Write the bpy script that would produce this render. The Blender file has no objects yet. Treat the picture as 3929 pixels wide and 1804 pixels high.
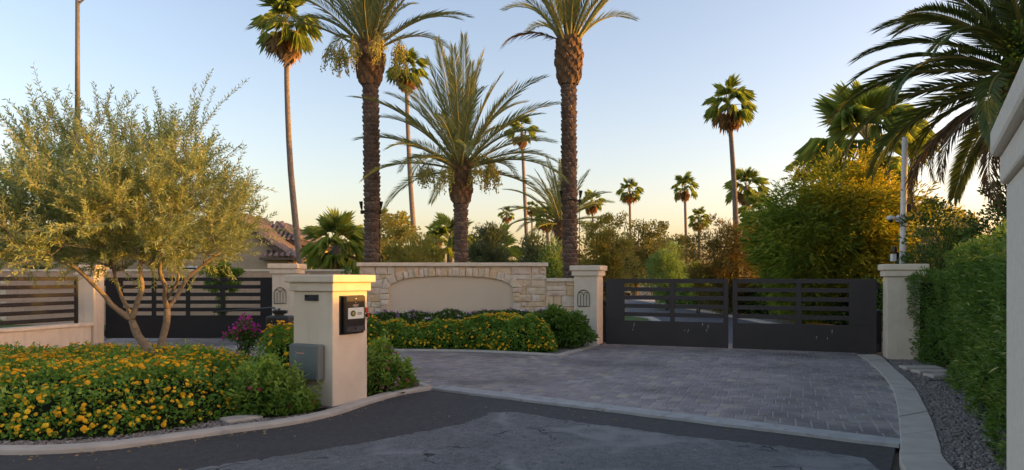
import bpy, math, random
import numpy as np
from mathutils import Vector, Matrix

random.seed(11)
R = np.random.default_rng(11)
SC = bpy.context.scene
COL = SC.collection

# ------------------------------------------------------------------ camera, sky, sun, exposure
EYE = 1.6
FPX, U0, V0 = 2658.0, 1964.5, 1065.0
cam_d = bpy.data.cameras.new('camera')
cam_d.sensor_width = 36.0
cam_d.lens = 36.0 * FPX / 3929.0
cam_d.shift_y = (V0 - 902.0) / 3929.0
cam_d.clip_end = 2000
cam = bpy.data.objects.new('camera', cam_d)
COL.objects.link(cam)
cam.location = (0, 0, EYE)
cam.rotation_euler = (math.radians(90), 0, 0)
SC.camera = cam

SUN_AZ, SUN_EL = math.radians(92), math.radians(5.5)     # azimuth clockwise from +Y
world = bpy.data.worlds.new('World')
SC.world = world
world.use_nodes = True
wn = world.node_tree
bg = wn.nodes['Background']
sky = wn.nodes.new('ShaderNodeTexSky')
sky.sky_type = 'NISHITA'
sky.sun_disc = False
sky.sun_elevation = SUN_EL
sky.sun_rotation = SUN_AZ
sky.altitude = 300
sky.air_density = 1.0
sky.dust_density = 2.8
sky.ozone_density = 2.1
wb = wn.nodes.new('ShaderNodeMix')          # the camera's daylight white balance
wb.data_type = 'RGBA'; wb.blend_type = 'MULTIPLY'
wb.inputs['Factor'].default_value = 1.0
wb.inputs['B'].default_value = (1.36, 0.985, 0.87, 1)
wn.links.new(sky.outputs[0], wb.inputs['A'])
wn.links.new(wb.outputs['Result'], bg.inputs[0])
bg.inputs[1].default_value = 0.15
sun_d = bpy.data.lights.new('sun', 'SUN')
sun_d.energy = 2.0
sun_d.angle = math.radians(0.6)
sun_d.color = (0.76, 0.375, 0.03)
sun = bpy.data.objects.new('sun', sun_d)
COL.objects.link(sun)
SUNV = Vector((math.sin(SUN_AZ) * math.cos(SUN_EL), math.cos(SUN_AZ) * math.cos(SUN_EL), math.sin(SUN_EL)))
sun.rotation_euler = (-SUNV).to_track_quat('-Z', 'Y').to_euler()
sun.location = (30, 10, 20)
SC.view_settings.view_transform = 'Standard'
SC.view_settings.look = 'None'
SC.view_settings.gamma = 1.0
SC.view_settings.use_curve_mapping = False
SC.view_settings.exposure = 2.05
SC.render.engine = 'CYCLES'
SC.cycles.max_bounces = 7
SC.cycles.diffuse_bounces = 4
SC.cycles.transmission_bounces = 4
SC.cycles.use_denoising = True


def at(u, v, Y):
    return ((u - U0) / FPX * Y, Y, EYE + (V0 - v) / FPX * Y)


# ------------------------------------------------------------------ material helpers
def new_mat(name):
    m = bpy.data.materials.new(name)
    m.use_nodes = True
    nt = m.node_tree
    return m, nt, nt.nodes['Principled BSDF']


def ramp_node(nt, cols):
    r = nt.nodes.new('ShaderNodeValToRGB')
    el = r.color_ramp.elements
    while len(el) < len(cols):
        el.new(0.5)
    for i, c in enumerate(cols):
        el[i].position = i / (len(cols) - 1)
        el[i].color = (*c, 1)
    return r


def surf(name, c1, c2, scale=8, rough=0.8, bump=0.2, bscale=60, src='noise', metallic=0.0, spread=(0.3, 0.7), spec=0.3, dirt=None, streak=None):
    """two-colour mottled surface with fine relief; src 'object' picks the colour per object, 'var' per face"""
    m, nt, p = new_mat(name)
    N, L = nt.nodes, nt.links
    tc = N.new('ShaderNodeNewGeometry')
    nz = N.new('ShaderNodeTexNoise')
    nz.inputs['Scale'].default_value = scale
    nz.inputs['Detail'].default_value = 6
    L.new(tc.outputs['Position'], nz.inputs['Vector'])
    mr = N.new('ShaderNodeMapRange')
    mr.inputs[1].default_value, mr.inputs[2].default_value = spread
    L.new(nz.outputs[0], mr.inputs[0])
    if src == 'noise':
        mx = N.new('ShaderNodeMix'); mx.data_type = 'RGBA'
        mx.inputs['A'].default_value = (*c1, 1); mx.inputs['B'].default_value = (*c2, 1)
        L.new(mr.outputs[0], mx.inputs['Factor'])
        colout = mx.outputs['Result']
    else:
        cols = c1
        rp = ramp_node(nt, cols)
        if src == 'object':
            oi = N.new('ShaderNodeObjectInfo'); L.new(oi.outputs['Random'], rp.inputs[0])
        else:
            a = N.new('ShaderNodeAttribute'); a.attribute_name = 'var'; L.new(a.outputs['Fac'], rp.inputs[0])
        mx = N.new('ShaderNodeMix'); mx.data_type = 'RGBA'; mx.blend_type = 'MULTIPLY'
        mx.inputs['B'].default_value = (*c2, 1)
        L.new(rp.outputs[0], mx.inputs['A']); L.new(mr.outputs[0], mx.inputs['Factor'])
        colout = mx.outputs['Result']
    if dirt:
        dc, dsc, lo, hi = dirt
        n2 = N.new('ShaderNodeTexNoise'); n2.inputs['Scale'].default_value = dsc; n2.inputs['Detail'].default_value = 8
        n2.inputs['Roughness'].default_value = 0.65
        L.new(tc.outputs['Position'], n2.inputs['Vector'])
        m2 = N.new('ShaderNodeMapRange'); m2.inputs[1].default_value, m2.inputs[2].default_value = lo, hi
        L.new(n2.outputs[0], m2.inputs[0])
        x2 = N.new('ShaderNodeMix'); x2.data_type = 'RGBA'
        x2.inputs['B'].default_value = (*dc, 1)
        L.new(colout, x2.inputs['A']); L.new(m2.outputs[0], x2.inputs['Factor'])
        colout = x2.outputs['Result']
    if streak:
        mp = N.new('ShaderNodeMapping'); mp.inputs['Scale'].default_value = (9, 9, .7)
        L.new(tc.outputs['Position'], mp.inputs['Vector'])
        n3 = N.new('ShaderNodeTexNoise'); n3.inputs['Scale'].default_value = 1.0; n3.inputs['Detail'].default_value = 6
        L.new(mp.outputs[0], n3.inputs['Vector'])
        m3 = N.new('ShaderNodeMapRange'); m3.inputs[1].default_value, m3.inputs[2].default_value = .55, .75; m3.inputs[4].default_value = .55
        L.new(n3.outputs[0], m3.inputs[0])
        x3 = N.new('ShaderNodeMix'); x3.data_type = 'RGBA'; x3.inputs['B'].default_value = (*streak, 1)
        L.new(colout, x3.inputs['A']); L.new(m3.outputs[0], x3.inputs['Factor'])
        colout = x3.outputs['Result']
    L.new(colout, p.inputs['Base Color'])
    p.inputs['Roughness'].default_value = rough
    p.inputs['Metallic'].default_value = metallic
    p.inputs['Specular IOR Level'].default_value = spec
    if bump:
        nb = N.new('ShaderNodeTexNoise'); nb.inputs['Scale'].default_value = bscale; nb.inputs['Detail'].default_value = 5
        L.new(tc.outputs['Position'], nb.inputs['Vector'])
        bn = N.new('ShaderNodeBump'); bn.inputs['Strength'].default_value = bump; bn.inputs['Distance'].default_value = 0.02
        L.new(nb.outputs[0], bn.inputs['Height']); L.new(bn.outputs[0], p.inputs['Normal'])
    return m


def leafmat(name, cols, trans=0.4, rough=0.5, tcol=None, spec=0.25, gain=(2.0, 1.9, 1.5)):
    m, nt, p = new_mat(name)
    N, L = nt.nodes, nt.links
    a = N.new('ShaderNodeAttribute'); a.attribute_name = 'var'
    rp = ramp_node(nt, [tuple(min(.8, x * k) for x, k in zip(c, gain)) for c in cols])
    L.new(a.outputs['Fac'], rp.inputs[0])
    L.new(rp.outputs[0], p.inputs['Base Color'])
    p.inputs['Roughness'].default_value = rough
    p.inputs['Specular IOR Level'].default_value = spec
    t = N.new('ShaderNodeBsdfTranslucent')
    g = N.new('ShaderNodeMix'); g.data_type = 'RGBA'; g.blend_type = 'MULTIPLY'; g.inputs['Factor'].default_value = 1
    g.inputs['B'].default_value = (*(tcol or (1.5, 1.5, 0.7)), 1)
    L.new(rp.outputs[0], g.inputs['A']); L.new(g.outputs['Result'], t.inputs['Color'])
    ms = N.new('ShaderNodeMixShader'); ms.inputs[0].default_value = trans
    L.new(p.outputs[0], ms.inputs[1]); L.new(t.outputs[0], ms.inputs[2])
    L.new(ms.outputs[0], N['Material Output'].inputs['Surface'])
    return m


M = {}
M['stucco'] = surf('stucco', (0.78, 0.655, 0.49), (0.70, 0.58, 0.435), 3, 0.9, 0.35, 160, dirt=((0.60, 0.49, 0.365), 1.6, 0.56, 0.78), streak=(0.55, 0.46, 0.36))
M['stucco_cap'] = surf('stucco_cap', (0.80, 0.675, 0.51), (0.71, 0.59, 0.445), 4, 0.9, 0.35, 130, dirt=((0.56, 0.47, 0.36), 2.5, 0.55, 0.8), streak=(0.58, 0.49, 0.38))
M['stucco_near'] = surf('stucco_near', (0.80, 0.72, 0.60), (0.72, 0.64, 0.53), 30, 0.9, 0.5, 220, dirt=((0.36, 0.32, 0.26), 40, 0.66, 0.72))
M['panel'] = surf('panel', (0.74, 0.585, 0.42), (0.68, 0.53, 0.38), 1.2, 0.9, 0.15, 120)
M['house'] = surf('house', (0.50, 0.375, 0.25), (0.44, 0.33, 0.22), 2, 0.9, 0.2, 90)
M['stone'] = surf('stone', [(0.78, 0.66, 0.48), (0.76, 0.52, 0.29), (0.80, 0.68, 0.54), (0.76, 0.57, 0.36), (0.78, 0.60, 0.46), (0.74, 0.63, 0.50), (0.79, 0.69, 0.52)],
                  (0.84, 0.78, 0.72), 9, 0.9, 0.9, 22, src='object')
M['mortar'] = surf('mortar', (0.74, 0.63, 0.48), (0.66, 0.56, 0.42), 20, 0.95, 0.4, 90)
M['block'] = surf('block', [(0.54, 0.38, 0.27), (0.58, 0.41, 0.29), (0.51, 0.36, 0.255)], (0.85, 0.82, 0.8), 14, 0.95, 0.4, 60, src='object')
PAV = [tuple(x * k for x, k in zip(c, (2.85, 2.85, 2.5))) for c in [(0.098, 0.085, 0.090), (0.120, 0.104, 0.110), (0.140, 0.118, 0.122), (0.112, 0.099, 0.108), (0.150, 0.132, 0.128), (0.104, 0.090, 0.094), (0.165, 0.140, 0.118)]]
M['paver'] = surf('paver', PAV, (0.72, 0.72, 0.74), 5, 0.75, 0.35, 70, src='object', dirt=((0.165, 0.145, 0.135), 0.45, 0.48, 0.62))
M['paver_v'] = surf('paver_v', PAV, (0.72, 0.72, 0.74), 5, 0.75, 0.35, 70, src='var', dirt=((0.165, 0.145, 0.135), 0.45, 0.48, 0.62))
M['joint'] = surf('joint', (0.46, 0.42, 0.38), (0.30, 0.27, 0.245), 12, 0.95, 0.3, 90)
M['concrete'] = surf('concrete', (0.54, 0.48, 0.395), (0.45, 0.395, 0.325), 5, 0.9, 0.3, 110, dirt=((0.32, 0.29, 0.25), 3, 0.56, 0.75))
M['concrete_wet'] = surf('concrete_strip', (0.42, 0.41, 0.385), (0.33, 0.325, 0.305), 6, 0.9, 0.35, 90, dirt=((0.22, 0.215, 0.20), 5, 0.55, 0.75))
M['ground'] = surf('ground', (0.20, 0.165, 0.125), (0.13, 0.11, 0.085), 6, 0.95, 0.8, 40)
M['gravel'] = surf('gravel', [(0.22, 0.19, 0.16), (0.33, 0.28, 0.235), (0.15, 0.13, 0.115), (0.42, 0.37, 0.31)], (0.8, 0.8, 0.8), 20, 0.9, 0.2, 90, src='var')
M['soil'] = surf('soil', (0.15, 0.122, 0.095), (0.09, 0.075, 0.06), 20, 0.95, 0.8, 60)
M['lawn'] = surf('lawn', (0.09, 0.16, 0.03), (0.06, 0.11, 0.02), 15, 0.9, 0.9, 120)
M['black_metal'] = surf('black_metal', (0.016, 0.014, 0.0135), (0.022, 0.019, 0.018), 4, 0.55, 0.08, 200, spec=0.3)
M['brown_metal'] = surf('brown_metal', (0.040, 0.032, 0.030), (0.048, 0.038, 0.035), 3, 0.5, 0.08, 200, spec=0.35)
M['dropping'] = surf('dropping', (0.45, 0.44, 0.42), (0.3, 0.3, 0.3), 80, 0.8, 0)
M['plastic_black'] = surf('plastic_black', (0.012, 0.012, 0.013), (0.016, 0.016, 0.017), 10, 0.3, 0, spec=0.5)
M['plastic_grey'] = surf('plastic_grey', (0.035, 0.037, 0.042), (0.028, 0.030, 0.034), 6, 0.5, 0.1, 150, spec=0.4)
M['box_grey'] = surf('box_grey', (0.150, 0.168, 0.160), (0.132, 0.150, 0.144), 5, 0.5, 0.06, 200, spec=0.4)
M['brushed'] = surf('brushed', (0.10, 0.085, 0.07), (0.08, 0.068, 0.055), 30, 0.4, 0.05, 200, metallic=0.6)
M['screen'] = surf('screen', (0.50, 0.58, 0.60), (0.47, 0.55, 0.57), 10, 0.35, 0, spec=0.5)
M['screen_ink'] = surf('screen_ink', (0.06, 0.06, 0.04), (0.04, 0.045, 0.03), 60, 0.5, 0)
M['screen_green'] = surf('screen_green', (0.10, 0.095, 0.03), (0.06, 0.07, 0.03), 90, 0.5, 0)
M['screen_gold'] = surf('screen_gold', (0.34, 0.30, 0.12), (0.30, 0.26, 0.11), 60, 0.5, 0)
M['pale_ink'] = surf('pale_ink', (0.40, 0.41, 0.42), (0.37, 0.38, 0.39), 60, 0.5, 0)
M['red'] = surf('red', (0.42, 0.035, 0.02), (0.33, 0.028, 0.018), 20, 0.5, 0)
M['silver'] = surf('silver', (0.45, 0.44, 0.42), (0.38, 0.37, 0.36), 20, 0.35, 0, metallic=0.7)
M['glass_bead'] = surf('glass_bead', (0.8, 0.78, 0.7), (0.75, 0.73, 0.66), 20, 0.15, 0, spec=0.6)
M['sticker'] = surf('sticker', (0.62, 0.28, 0.20), (0.58, 0.26, 0.19), 30, 0.6, 0)
M['ink'] = surf('ink', (0.02, 0.022, 0.03), (0.025, 0.026, 0.032), 30, 0.6, 0)
M['white_paint'] = surf('white_paint', (0.84, 0.79, 0.73), (0.76, 0.70, 0.64), 6, 0.7, 0.1, 90, dirt=((0.16, 0.07, 0.035), 5.5, 0.60, 0.64))
M['white_metal'] = surf('white_metal', (0.72, 0.73, 0.74), (0.66, 0.67, 0.68), 8, 0.45, 0)
M['steel'] = surf('steel', (0.20, 0.185, 0.17), (0.16, 0.15, 0.14), 3, 0.6, 0.1, 50, metallic=0.2)
M['tile'] = surf('tile', [(0.24, 0.18, 0.15), (0.28, 0.20, 0.165), (0.21, 0.16, 0.135), (0.31, 0.23, 0.185)], (0.8, 0.8, 0.8), 15, 0.9, 0.3, 60, src='object')
M['roof_under'] = surf('roof_under', (0.17, 0.125, 0.10), (0.14, 0.10, 0.085), 8, 0.9, 0.2, 40)
M['fascia'] = surf('fascia', (0.115, 0.085, 0.065), (0.09, 0.066, 0.05), 8, 0.8, 0.1, 40)
M['glass'] = surf('glass', (0.02, 0.022, 0.025), (0.025, 0.028, 0.03), 3, 0.1, 0, spec=0.6)
M['wood'] = surf('wood', (0.20, 0.11, 0.055), (0.15, 0.08, 0.04), 20, 0.7, 0.2, 50)
M['bark_olive'] = surf('bark_olive', (0.34, 0.25, 0.165), (0.22, 0.165, 0.115), 14, 0.9, 0.5, 50, dirt=((0.13, 0.10, 0.075), 7, 0.56, 0.66))
M['bark'] = surf('bark', (0.13, 0.095, 0.065), (0.08, 0.06, 0.045), 12, 0.95, 0.6, 40)
M['bark_wash'] = surf('bark_wash', (0.25, 0.20, 0.16), (0.16, 0.125, 0.10), 9, 0.95, 0.8, 30)
M['bark_date'] = surf('bark_date', (0.10, 0.068, 0.052), (0.065, 0.045, 0.036), 12, 0.95, 0.5, 40)
M['boot'] = surf('boot', [(0.13, 0.090, 0.068), (0.19, 0.135, 0.10), (0.30, 0.22, 0.16), (0.44, 0.34, 0.255)], (0.65, 0.6, 0.56), 30, 0.95, 0.6, 60, src='var')
M['collar'] = surf('collar', [(0.16, 0.10, 0.055), (0.26, 0.165, 0.09), (0.11, 0.07, 0.04), (0.32, 0.22, 0.13)], (0.6, 0.55, 0.5), 30, 0.95, 0.6, 60, src='var')
M['petiole'] = surf('petiole', (0.24, 0.22, 0.07), (0.17, 0.17, 0.055), 5, 0.6, 0.1, 60)

L_olive = leafmat('leaf_olive', [(0.085, 0.115, 0.065), (0.13, 0.165, 0.095), (0.19, 0.225, 0.145), (0.12, 0.15, 0.075)], 0.38, 0.45, (1.6, 1.55, 0.55))
L_lantana = leafmat('leaf_lantana', [(0.030, 0.075, 0.016), (0.055, 0.120, 0.024), (0.085, 0.16, 0.035), (0.14, 0.20, 0.05)], 0.35, 0.55)
L_vinca = leafmat('leaf_vinca', [(0.024, 0.058, 0.014), (0.045, 0.09, 0.021), (0.075, 0.13, 0.028), (0.13, 0.19, 0.042)], 0.35, 0.4)
L_dark = leafmat('leaf_dark', [(0.018, 0.040, 0.014), (0.032, 0.065, 0.020), (0.05, 0.09, 0.028), (0.075, 0.12, 0.04)], 0.3, 0.45)
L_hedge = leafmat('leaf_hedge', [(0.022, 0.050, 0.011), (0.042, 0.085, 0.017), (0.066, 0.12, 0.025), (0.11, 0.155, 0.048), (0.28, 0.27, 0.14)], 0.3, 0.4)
L_shrub = leafmat('leaf_shrub', [(0.035, 0.075, 0.018), (0.06, 0.11, 0.028), (0.085, 0.14, 0.035)], 0.35, 0.5)
L_gold_sunlit = leafmat('leaf_gold_sunlit', [(0.10, 0.105, 0.04), (0.16, 0.15, 0.055), (0.22, 0.19, 0.07)], 0.4, 0.5)  # golden sunlight is put into this leaf colour
L_grey = leafmat('leaf_grey', [(0.045, 0.062, 0.042), (0.07, 0.09, 0.062), (0.10, 0.12, 0.08)], 0.3, 0.5)
L_soft = leafmat('leaf_soft', [(0.06, 0.105, 0.045), (0.09, 0.145, 0.065), (0.12, 0.18, 0.075)], 0.35, 0.6)
L_rust = leafmat('leaf_rust', [(0.065, 0.060, 0.022), (0.095, 0.085, 0.03), (0.10, 0.075, 0.03), (0.12, 0.075, 0.035)], 0.35, 0.6)
L_verde = leafmat('leaf_verde', [(0.10, 0.15, 0.045), (0.14, 0.20, 0.055), (0.19, 0.235, 0.065), (0.24, 0.26, 0.07)], 0.55, 0.6)
L_verde_sunlit = leafmat('leaf_verde_sunlit', [(0.15, 0.17, 0.04), (0.20, 0.215, 0.045), (0.27, 0.26, 0.05), (0.36, 0.30, 0.05)], 0.55, 0.6)  # lit twin of the green palo verde leaf, sunlight mixed into its colour
L_bloom = leafmat('bloom_verde', [(0.60, 0.46, 0.02), (0.70, 0.56, 0.03), (0.76, 0.64, 0.06)], 0.4, 0.6, (1.0, 0.9, 0.4), gain=(1.12, 1.0, 0.95))
L_date = leafmat('leaf_date', [(0.055, 0.078, 0.042), (0.085, 0.112, 0.060), (0.12, 0.142, 0.075), (0.16, 0.17, 0.085)], 0.3, 0.45)
L_canary = leafmat('leaf_canary', [(0.032, 0.050, 0.020), (0.048, 0.070, 0.026), (0.07, 0.09, 0.03)], 0.22, 0.4)
L_brown = leafmat('leaf_brown', [(0.055, 0.040, 0.028), (0.085, 0.062, 0.042), (0.12, 0.088, 0.06)], 0.25, 0.8, (1.2, 1.0, 0.7))
L_wash = leafmat('leaf_wash', [(0.085, 0.12, 0.045), (0.14, 0.18, 0.065), (0.23, 0.25, 0.10)], 0.5, 0.45)
L_straw = leafmat('leaf_straw', [(0.14, 0.095, 0.055), (0.20, 0.14, 0.085), (0.27, 0.20, 0.12)], 0.4, 0.8, (1.2, 1.0, 0.7))
L_orange = leafmat('bloom_orange', [(0.76, 0.36, 0.006), (0.80, 0.44, 0.010), (0.82, 0.52, 0.02)], 0.15, 0.6, (1.0, 0.9, 0.5), gain=(1.12, 1.0, 0.95))
L_magenta = leafmat('bloom_magenta', [(0.36, 0.03, 0.28), (0.46, 0.05, 0.36), (0.30, 0.05, 0.16)], 0.3, 0.6, (1, 1, 1), gain=(1.12, 1.0, 0.95))
L_pink = leafmat('bloom_pink', [(0.50, 0.05, 0.13), (0.58, 0.12, 0.22), (0.45, 0.25, 0.5)], 0.25, 0.6, (1, 1, 1), gain=(1.12, 1.0, 0.95))
L_purple = leafmat('bloom_purple', [(0.30, 0.16, 0.42), (0.36, 0.20, 0.48), (0.70, 0.70, 0.74), (0.75, 0.75, 0.78)], 0.25, 0.6, (1, 1, 1), gain=(1.12, 1.0, 0.95))
L_fruit = leafmat('fruit', [(0.17, 0.17, 0.045), (0.25, 0.22, 0.06), (0.12, 0.12, 0.04)], 0.1, 0.5)
L_fargreen = leafmat('leaf_far', [(0.05, 0.06, 0.032), (0.075, 0.082, 0.04), (0.10, 0.10, 0.045)], 0.3, 0.7)
L_inner_shade = surf('core', (0.012, 0.018, 0.008), (0.02, 0.024, 0.01), 10, 1.0, 0.3, 30, spec=0.05)  # near-black, stands for the shade inside foliage


def asphalt(name, c1, c2, crack, blot=None):
    m, nt, p = new_mat(name)
    N, L = nt.nodes, nt.links
    g = N.new('ShaderNodeNewGeometry')
    def noise(sc, det=5, ro=0.6):
        n = N.new('ShaderNodeTexNoise'); n.inputs['Scale'].default_value = sc; n.inputs['Detail'].default_value = det
        n.inputs['Roughness'].default_value = ro
        L.new(g.outputs['Position'], n.inputs['Vector']); return n
    def rng(src, a, b, c=0.0, d=1.0):
        r = N.new('ShaderNodeMapRange'); r.inputs[1].default_value = a; r.inputs[2].default_value = b
        r.inputs[3].default_value = c; r.inputs[4].default_value = d
        L.new(src, r.inputs[0]); return r.outputs[0]
    def mix(f, A, B):
        x = N.new('ShaderNodeMix'); x.data_type = 'RGBA'
        if isinstance(A, tuple): x.inputs['A'].default_value = (*A, 1)
        else: L.new(A, x.inputs['A'])
        if isinstance(B, tuple): x.inputs['B'].default_value = (*B, 1)
        else: L.new(B, x.inputs['B'])
        L.new(f, x.inputs['Factor']); return x.outputs['Result']
    col = mix(rng(noise(1.3, 8, 0.7).outputs[0], 0.35, 0.68), c1, c2)
    col = mix(rng(noise(11, 8, 0.8).outputs[0], 0.42, 0.66), col, tuple(c * 0.62 for c in c1))
    col = mix(rng(noise(26, 6, 0.75).outputs[0], 0.55, 0.72), col, tuple(c * 1.45 for c in c2))
    grit = noise(95, 4, .75)
    col = mix(rng(grit.outputs[0], 0.56, 0.70), col, tuple(min(1, c * 2.2) for c in c2))
    if blot:
        col = mix(rng(noise(0.55, 4).outputs[0], 0.50, 0.62), col, blot)
    hgt = grit.outputs[0]
    if crack:
        dn = noise(1.6, 4)
        va = N.new('ShaderNodeVectorMath'); va.operation = 'SCALE'; va.inputs[3].default_value = 0.55
        L.new(dn.outputs['Color'], va.inputs[0])
        vb = N.new('ShaderNodeVectorMath'); vb.operation = 'ADD'
        L.new(g.outputs['Position'], vb.inputs[0]); L.new(va.outputs[0], vb.inputs[1])
        vo = N.new('ShaderNodeTexVoronoi'); vo.feature = 'DISTANCE_TO_EDGE'; vo.inputs['Scale'].default_value = 0.9
        L.new(vb.outputs[0], vo.inputs['Vector'])
        vo2 = N.new('ShaderNodeTexVoronoi'); vo2.feature = 'DISTANCE_TO_EDGE'; vo2.inputs['Scale'].default_value = 1.9
        L.new(vb.outputs[0], vo2.inputs['Vector'])
        seal = rng(vo.outputs['Distance'], 0.02, 0.09, .75, 0)
        sn = rng(noise(0.8, 3).outputs[0], 0.44, 0.56)
        sm = N.new('ShaderNodeMath'); sm.operation = 'MULTIPLY'; L.new(seal, sm.inputs[0]); L.new(sn, sm.inputs[1])
        col = mix(sm.outputs[0], col, tuple(c * 1.25 for c in c2))
        line = rng(vo2.outputs['Distance'], 0.008, 0.026, 1, 0)
        lm = rng(noise(1.1, 3).outputs[0], 0.55, 0.60)
        mm = N.new('ShaderNodeMath'); mm.operation = 'MULTIPLY'; L.new(line, mm.inputs[0]); L.new(lm, mm.inputs[1])
        col = mix(mm.outputs[0], col, (0.012, 0.012, 0.013))
        sb = N.new('ShaderNodeMath'); sb.operation = 'SUBTRACT'; L.new(hgt, sb.inputs[0]); L.new(mm.outputs[0], sb.inputs[1]); hgt = sb.outputs[0]
    L.new(col, p.inputs['Base Color'])
    p.inputs['Roughness'].default_value = 0.82
    p.inputs['Specular IOR Level'].default_value = 0.35
    b = N.new('ShaderNodeBump'); b.inputs['Strength'].default_value = 0.55; b.inputs['Distance'].default_value = 0.012
    L.new(hgt, b.inputs['Height']); L.new(b.outputs[0], p.inputs['Normal'])
    return m


M['asphalt'] = asphalt('asphalt', (0.060, 0.056, 0.053), (0.080, 0.075, 0.070), False)
M['asphalt_old'] = asphalt('asphalt_old', (0.120, 0.118, 0.112), (0.195, 0.192, 0.180), True)
M['asphalt_in'] = asphalt('asphalt_inside', (0.10, 0.105, 0.115), (0.12, 0.125, 0.135), False)


# ------------------------------------------------------------------ object helpers
def tag(o, label=None, cat=None, group=None, kind=None):
    if label: o['label'] = label
    if cat: o['category'] = cat
    if group: o['group'] = group
    if kind: o['kind'] = kind
    return o


def empty(name, loc, label=None, cat=None, group=None, rz=0.0):
    o = bpy.data.objects.new(name, None)
    o.empty_display_size = 0.2
    COL.objects.link(o)
    o.location = loc
    o.rotation_euler = (0, 0, rz)
    return tag(o, label, cat, group)


def link(name, me, parent=None, loc=None, rot=None, scale=None):
    o = bpy.data.objects.new(name, me)
    COL.objects.link(o)
    if parent is not None: o.parent = parent
    if loc is not None: o.location = loc
    if rot is not None: o.rotation_euler = rot
    if scale is not None: o.scale = scale if hasattr(scale, '__len__') else (scale,) * 3
    return o


class MB:
    """collects faces and links them as one mesh object"""
    def __init__(s):
        s.v, s.f, s.mi = [], [], []

    def add(s, verts, faces, mi=0):
        b = len(s.v)
        s.v += [tuple(v) for v in verts]
        s.f += [tuple(b + i for i in f) for f in faces]
        s.mi += [mi] * len(faces)
        return s

    def box(s, x0, x1, y0, y1, z0, z1, mi=0, ch=0.0):
        if ch:
            return s.prism([(x0 + ch, y0), (x1 - ch, y0), (x1, y0 + ch), (x1, y1 - ch), (x1 - ch, y1), (x0 + ch, y1), (x0, y1 - ch), (x0, y0 + ch)], z0, z1, mi)
        v = [(x0, y0, z0), (x1, y0, z0), (x1, y1, z0), (x0, y1, z0), (x0, y0, z1), (x1, y0, z1), (x1, y1, z1), (x0, y1, z1)]
        return s.add(v, [(3, 2, 1, 0), (4, 5, 6, 7), (0, 1, 5, 4), (1, 2, 6, 5), (2, 3, 7, 6), (3, 0, 4, 7)], mi)

    def prism(s, poly, z0, z1, mi=0):
        n = len(poly)
        v = [(x, y, z0) for x, y in poly] + [(x, y, z1) for x, y in poly]
        f = [tuple(range(n - 1, -1, -1)), tuple(range(n, 2 * n))]
        f += [(i, (i + 1) % n, n + (i + 1) % n, n + i) for i in range(n)]
        return s.add(v, f, mi)

    def tube(s, pts, rad, n=8, mi=0, caps=True, wob=0.0):
        pts = [Vector(p) for p in pts]
        rings, v, f = [], [], []
        ref = Vector((0.31, 0.95, 0.07)).normalized()
        for i, p in enumerate(pts):
            t = (pts[min(i + 1, len(pts) - 1)] - pts[max(i - 1, 0)]).normalized()
            a = t.cross(ref)
            if a.length < 0.1: a = t.cross(Vector((1, 0, 0)))
            a.normalize(); b = t.cross(a)
            r = rad[i] if hasattr(rad, '__len__') else rad
            for k in range(n):
                q = 2 * math.pi * k / n
                rr = r * (1 + (random.uniform(-wob, wob) if wob else 0))
                v.append(p + a * (math.cos(q) * rr) + b * (math.sin(q) * rr))
        for i in range(len(pts) - 1):
            for k in range(n):
                k2 = (k + 1) % n
                f.append((i * n + k, i * n + k2, (i + 1) * n + k2, (i + 1) * n + k))
        if caps:
            f.append(tuple(range(n - 1, -1, -1)))
            f.append(tuple((len(pts) - 1) * n + k for k in range(n)))
        return s.add(v, f, mi)

    def sphere(s, c, r, n=8, m=5, mi=0, sq=(1, 1, 1)):
        v, f = [], []
        for j in range(m + 1):
            th = math.pi * j / m
            for k in range(n):
                q = 2 * math.pi * k / n
                v.append((c[0] + r * sq[0] * math.sin(th) * math.cos(q), c[1] + r * sq[1] * math.sin(th) * math.sin(q), c[2] + r * sq[2] * math.cos(th)))
        for j in range(m):
            for k in range(n):
                k2 = (k + 1) % n
                f.append((j * n + k, (j + 1) * n + k, (j + 1) * n + k2, j * n + k2))
        return s.add(v, f, mi)

    def mesh(s, name, mats, smooth=False, var=None):
        me = bpy.data.meshes.new(name)
        me.from_pydata(s.v, [], s.f)
        for m in (mats if isinstance(mats, (list, tuple)) else [mats]):
            me.materials.append(m)
        if any(s.mi): me.polygons.foreach_set('material_index', s.mi)
        if smooth: me.polygons.foreach_set('use_smooth', [True] * len(s.f))
        if var is not None:
            at_ = me.attributes.new('var', 'FLOAT', 'FACE'); at_.data.foreach_set('value', np.asarray(var, dtype=np.float32))
        me.update()
        return me

    def build(s, name, mats, parent=None, loc=None, rz=None, bevel=0.0, smooth=False, var=None, seg=2):
        o = link(name, s.mesh(name, mats, smooth, var), parent, loc, (0, 0, rz) if rz is not None else None)
        if bevel:
            b = o.modifiers.new('bevel', 'BEVEL'); b.width = bevel; b.segments = seg; b.limit_method = 'ANGLE'; b.angle_limit = math.radians(40)
        return o


def copy_tree(o, parent=None):
    c = o.copy(); COL.objects.link(c)
    if parent is not None: c.parent = parent
    for ch in o.children: copy_tree(ch, c)
    return c


# ------------------------------------------------------------------ leaf clouds (numpy)
def unit(a):
    return a / np.maximum(np.linalg.norm(a, axis=1, keepdims=True), 1e-9)


def pnoise(p, s, seed=0):
    g = np.random.default_rng(seed)
    out = np.zeros(len(p))
    for i in range(5):
        k = g.normal(size=3) * s * (0.7 + 0.4 * i)
        out += np.sin(p @ k + g.uniform(0, 6.28)) / (1 + 0.35 * i)
    return out / 2.2


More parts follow.
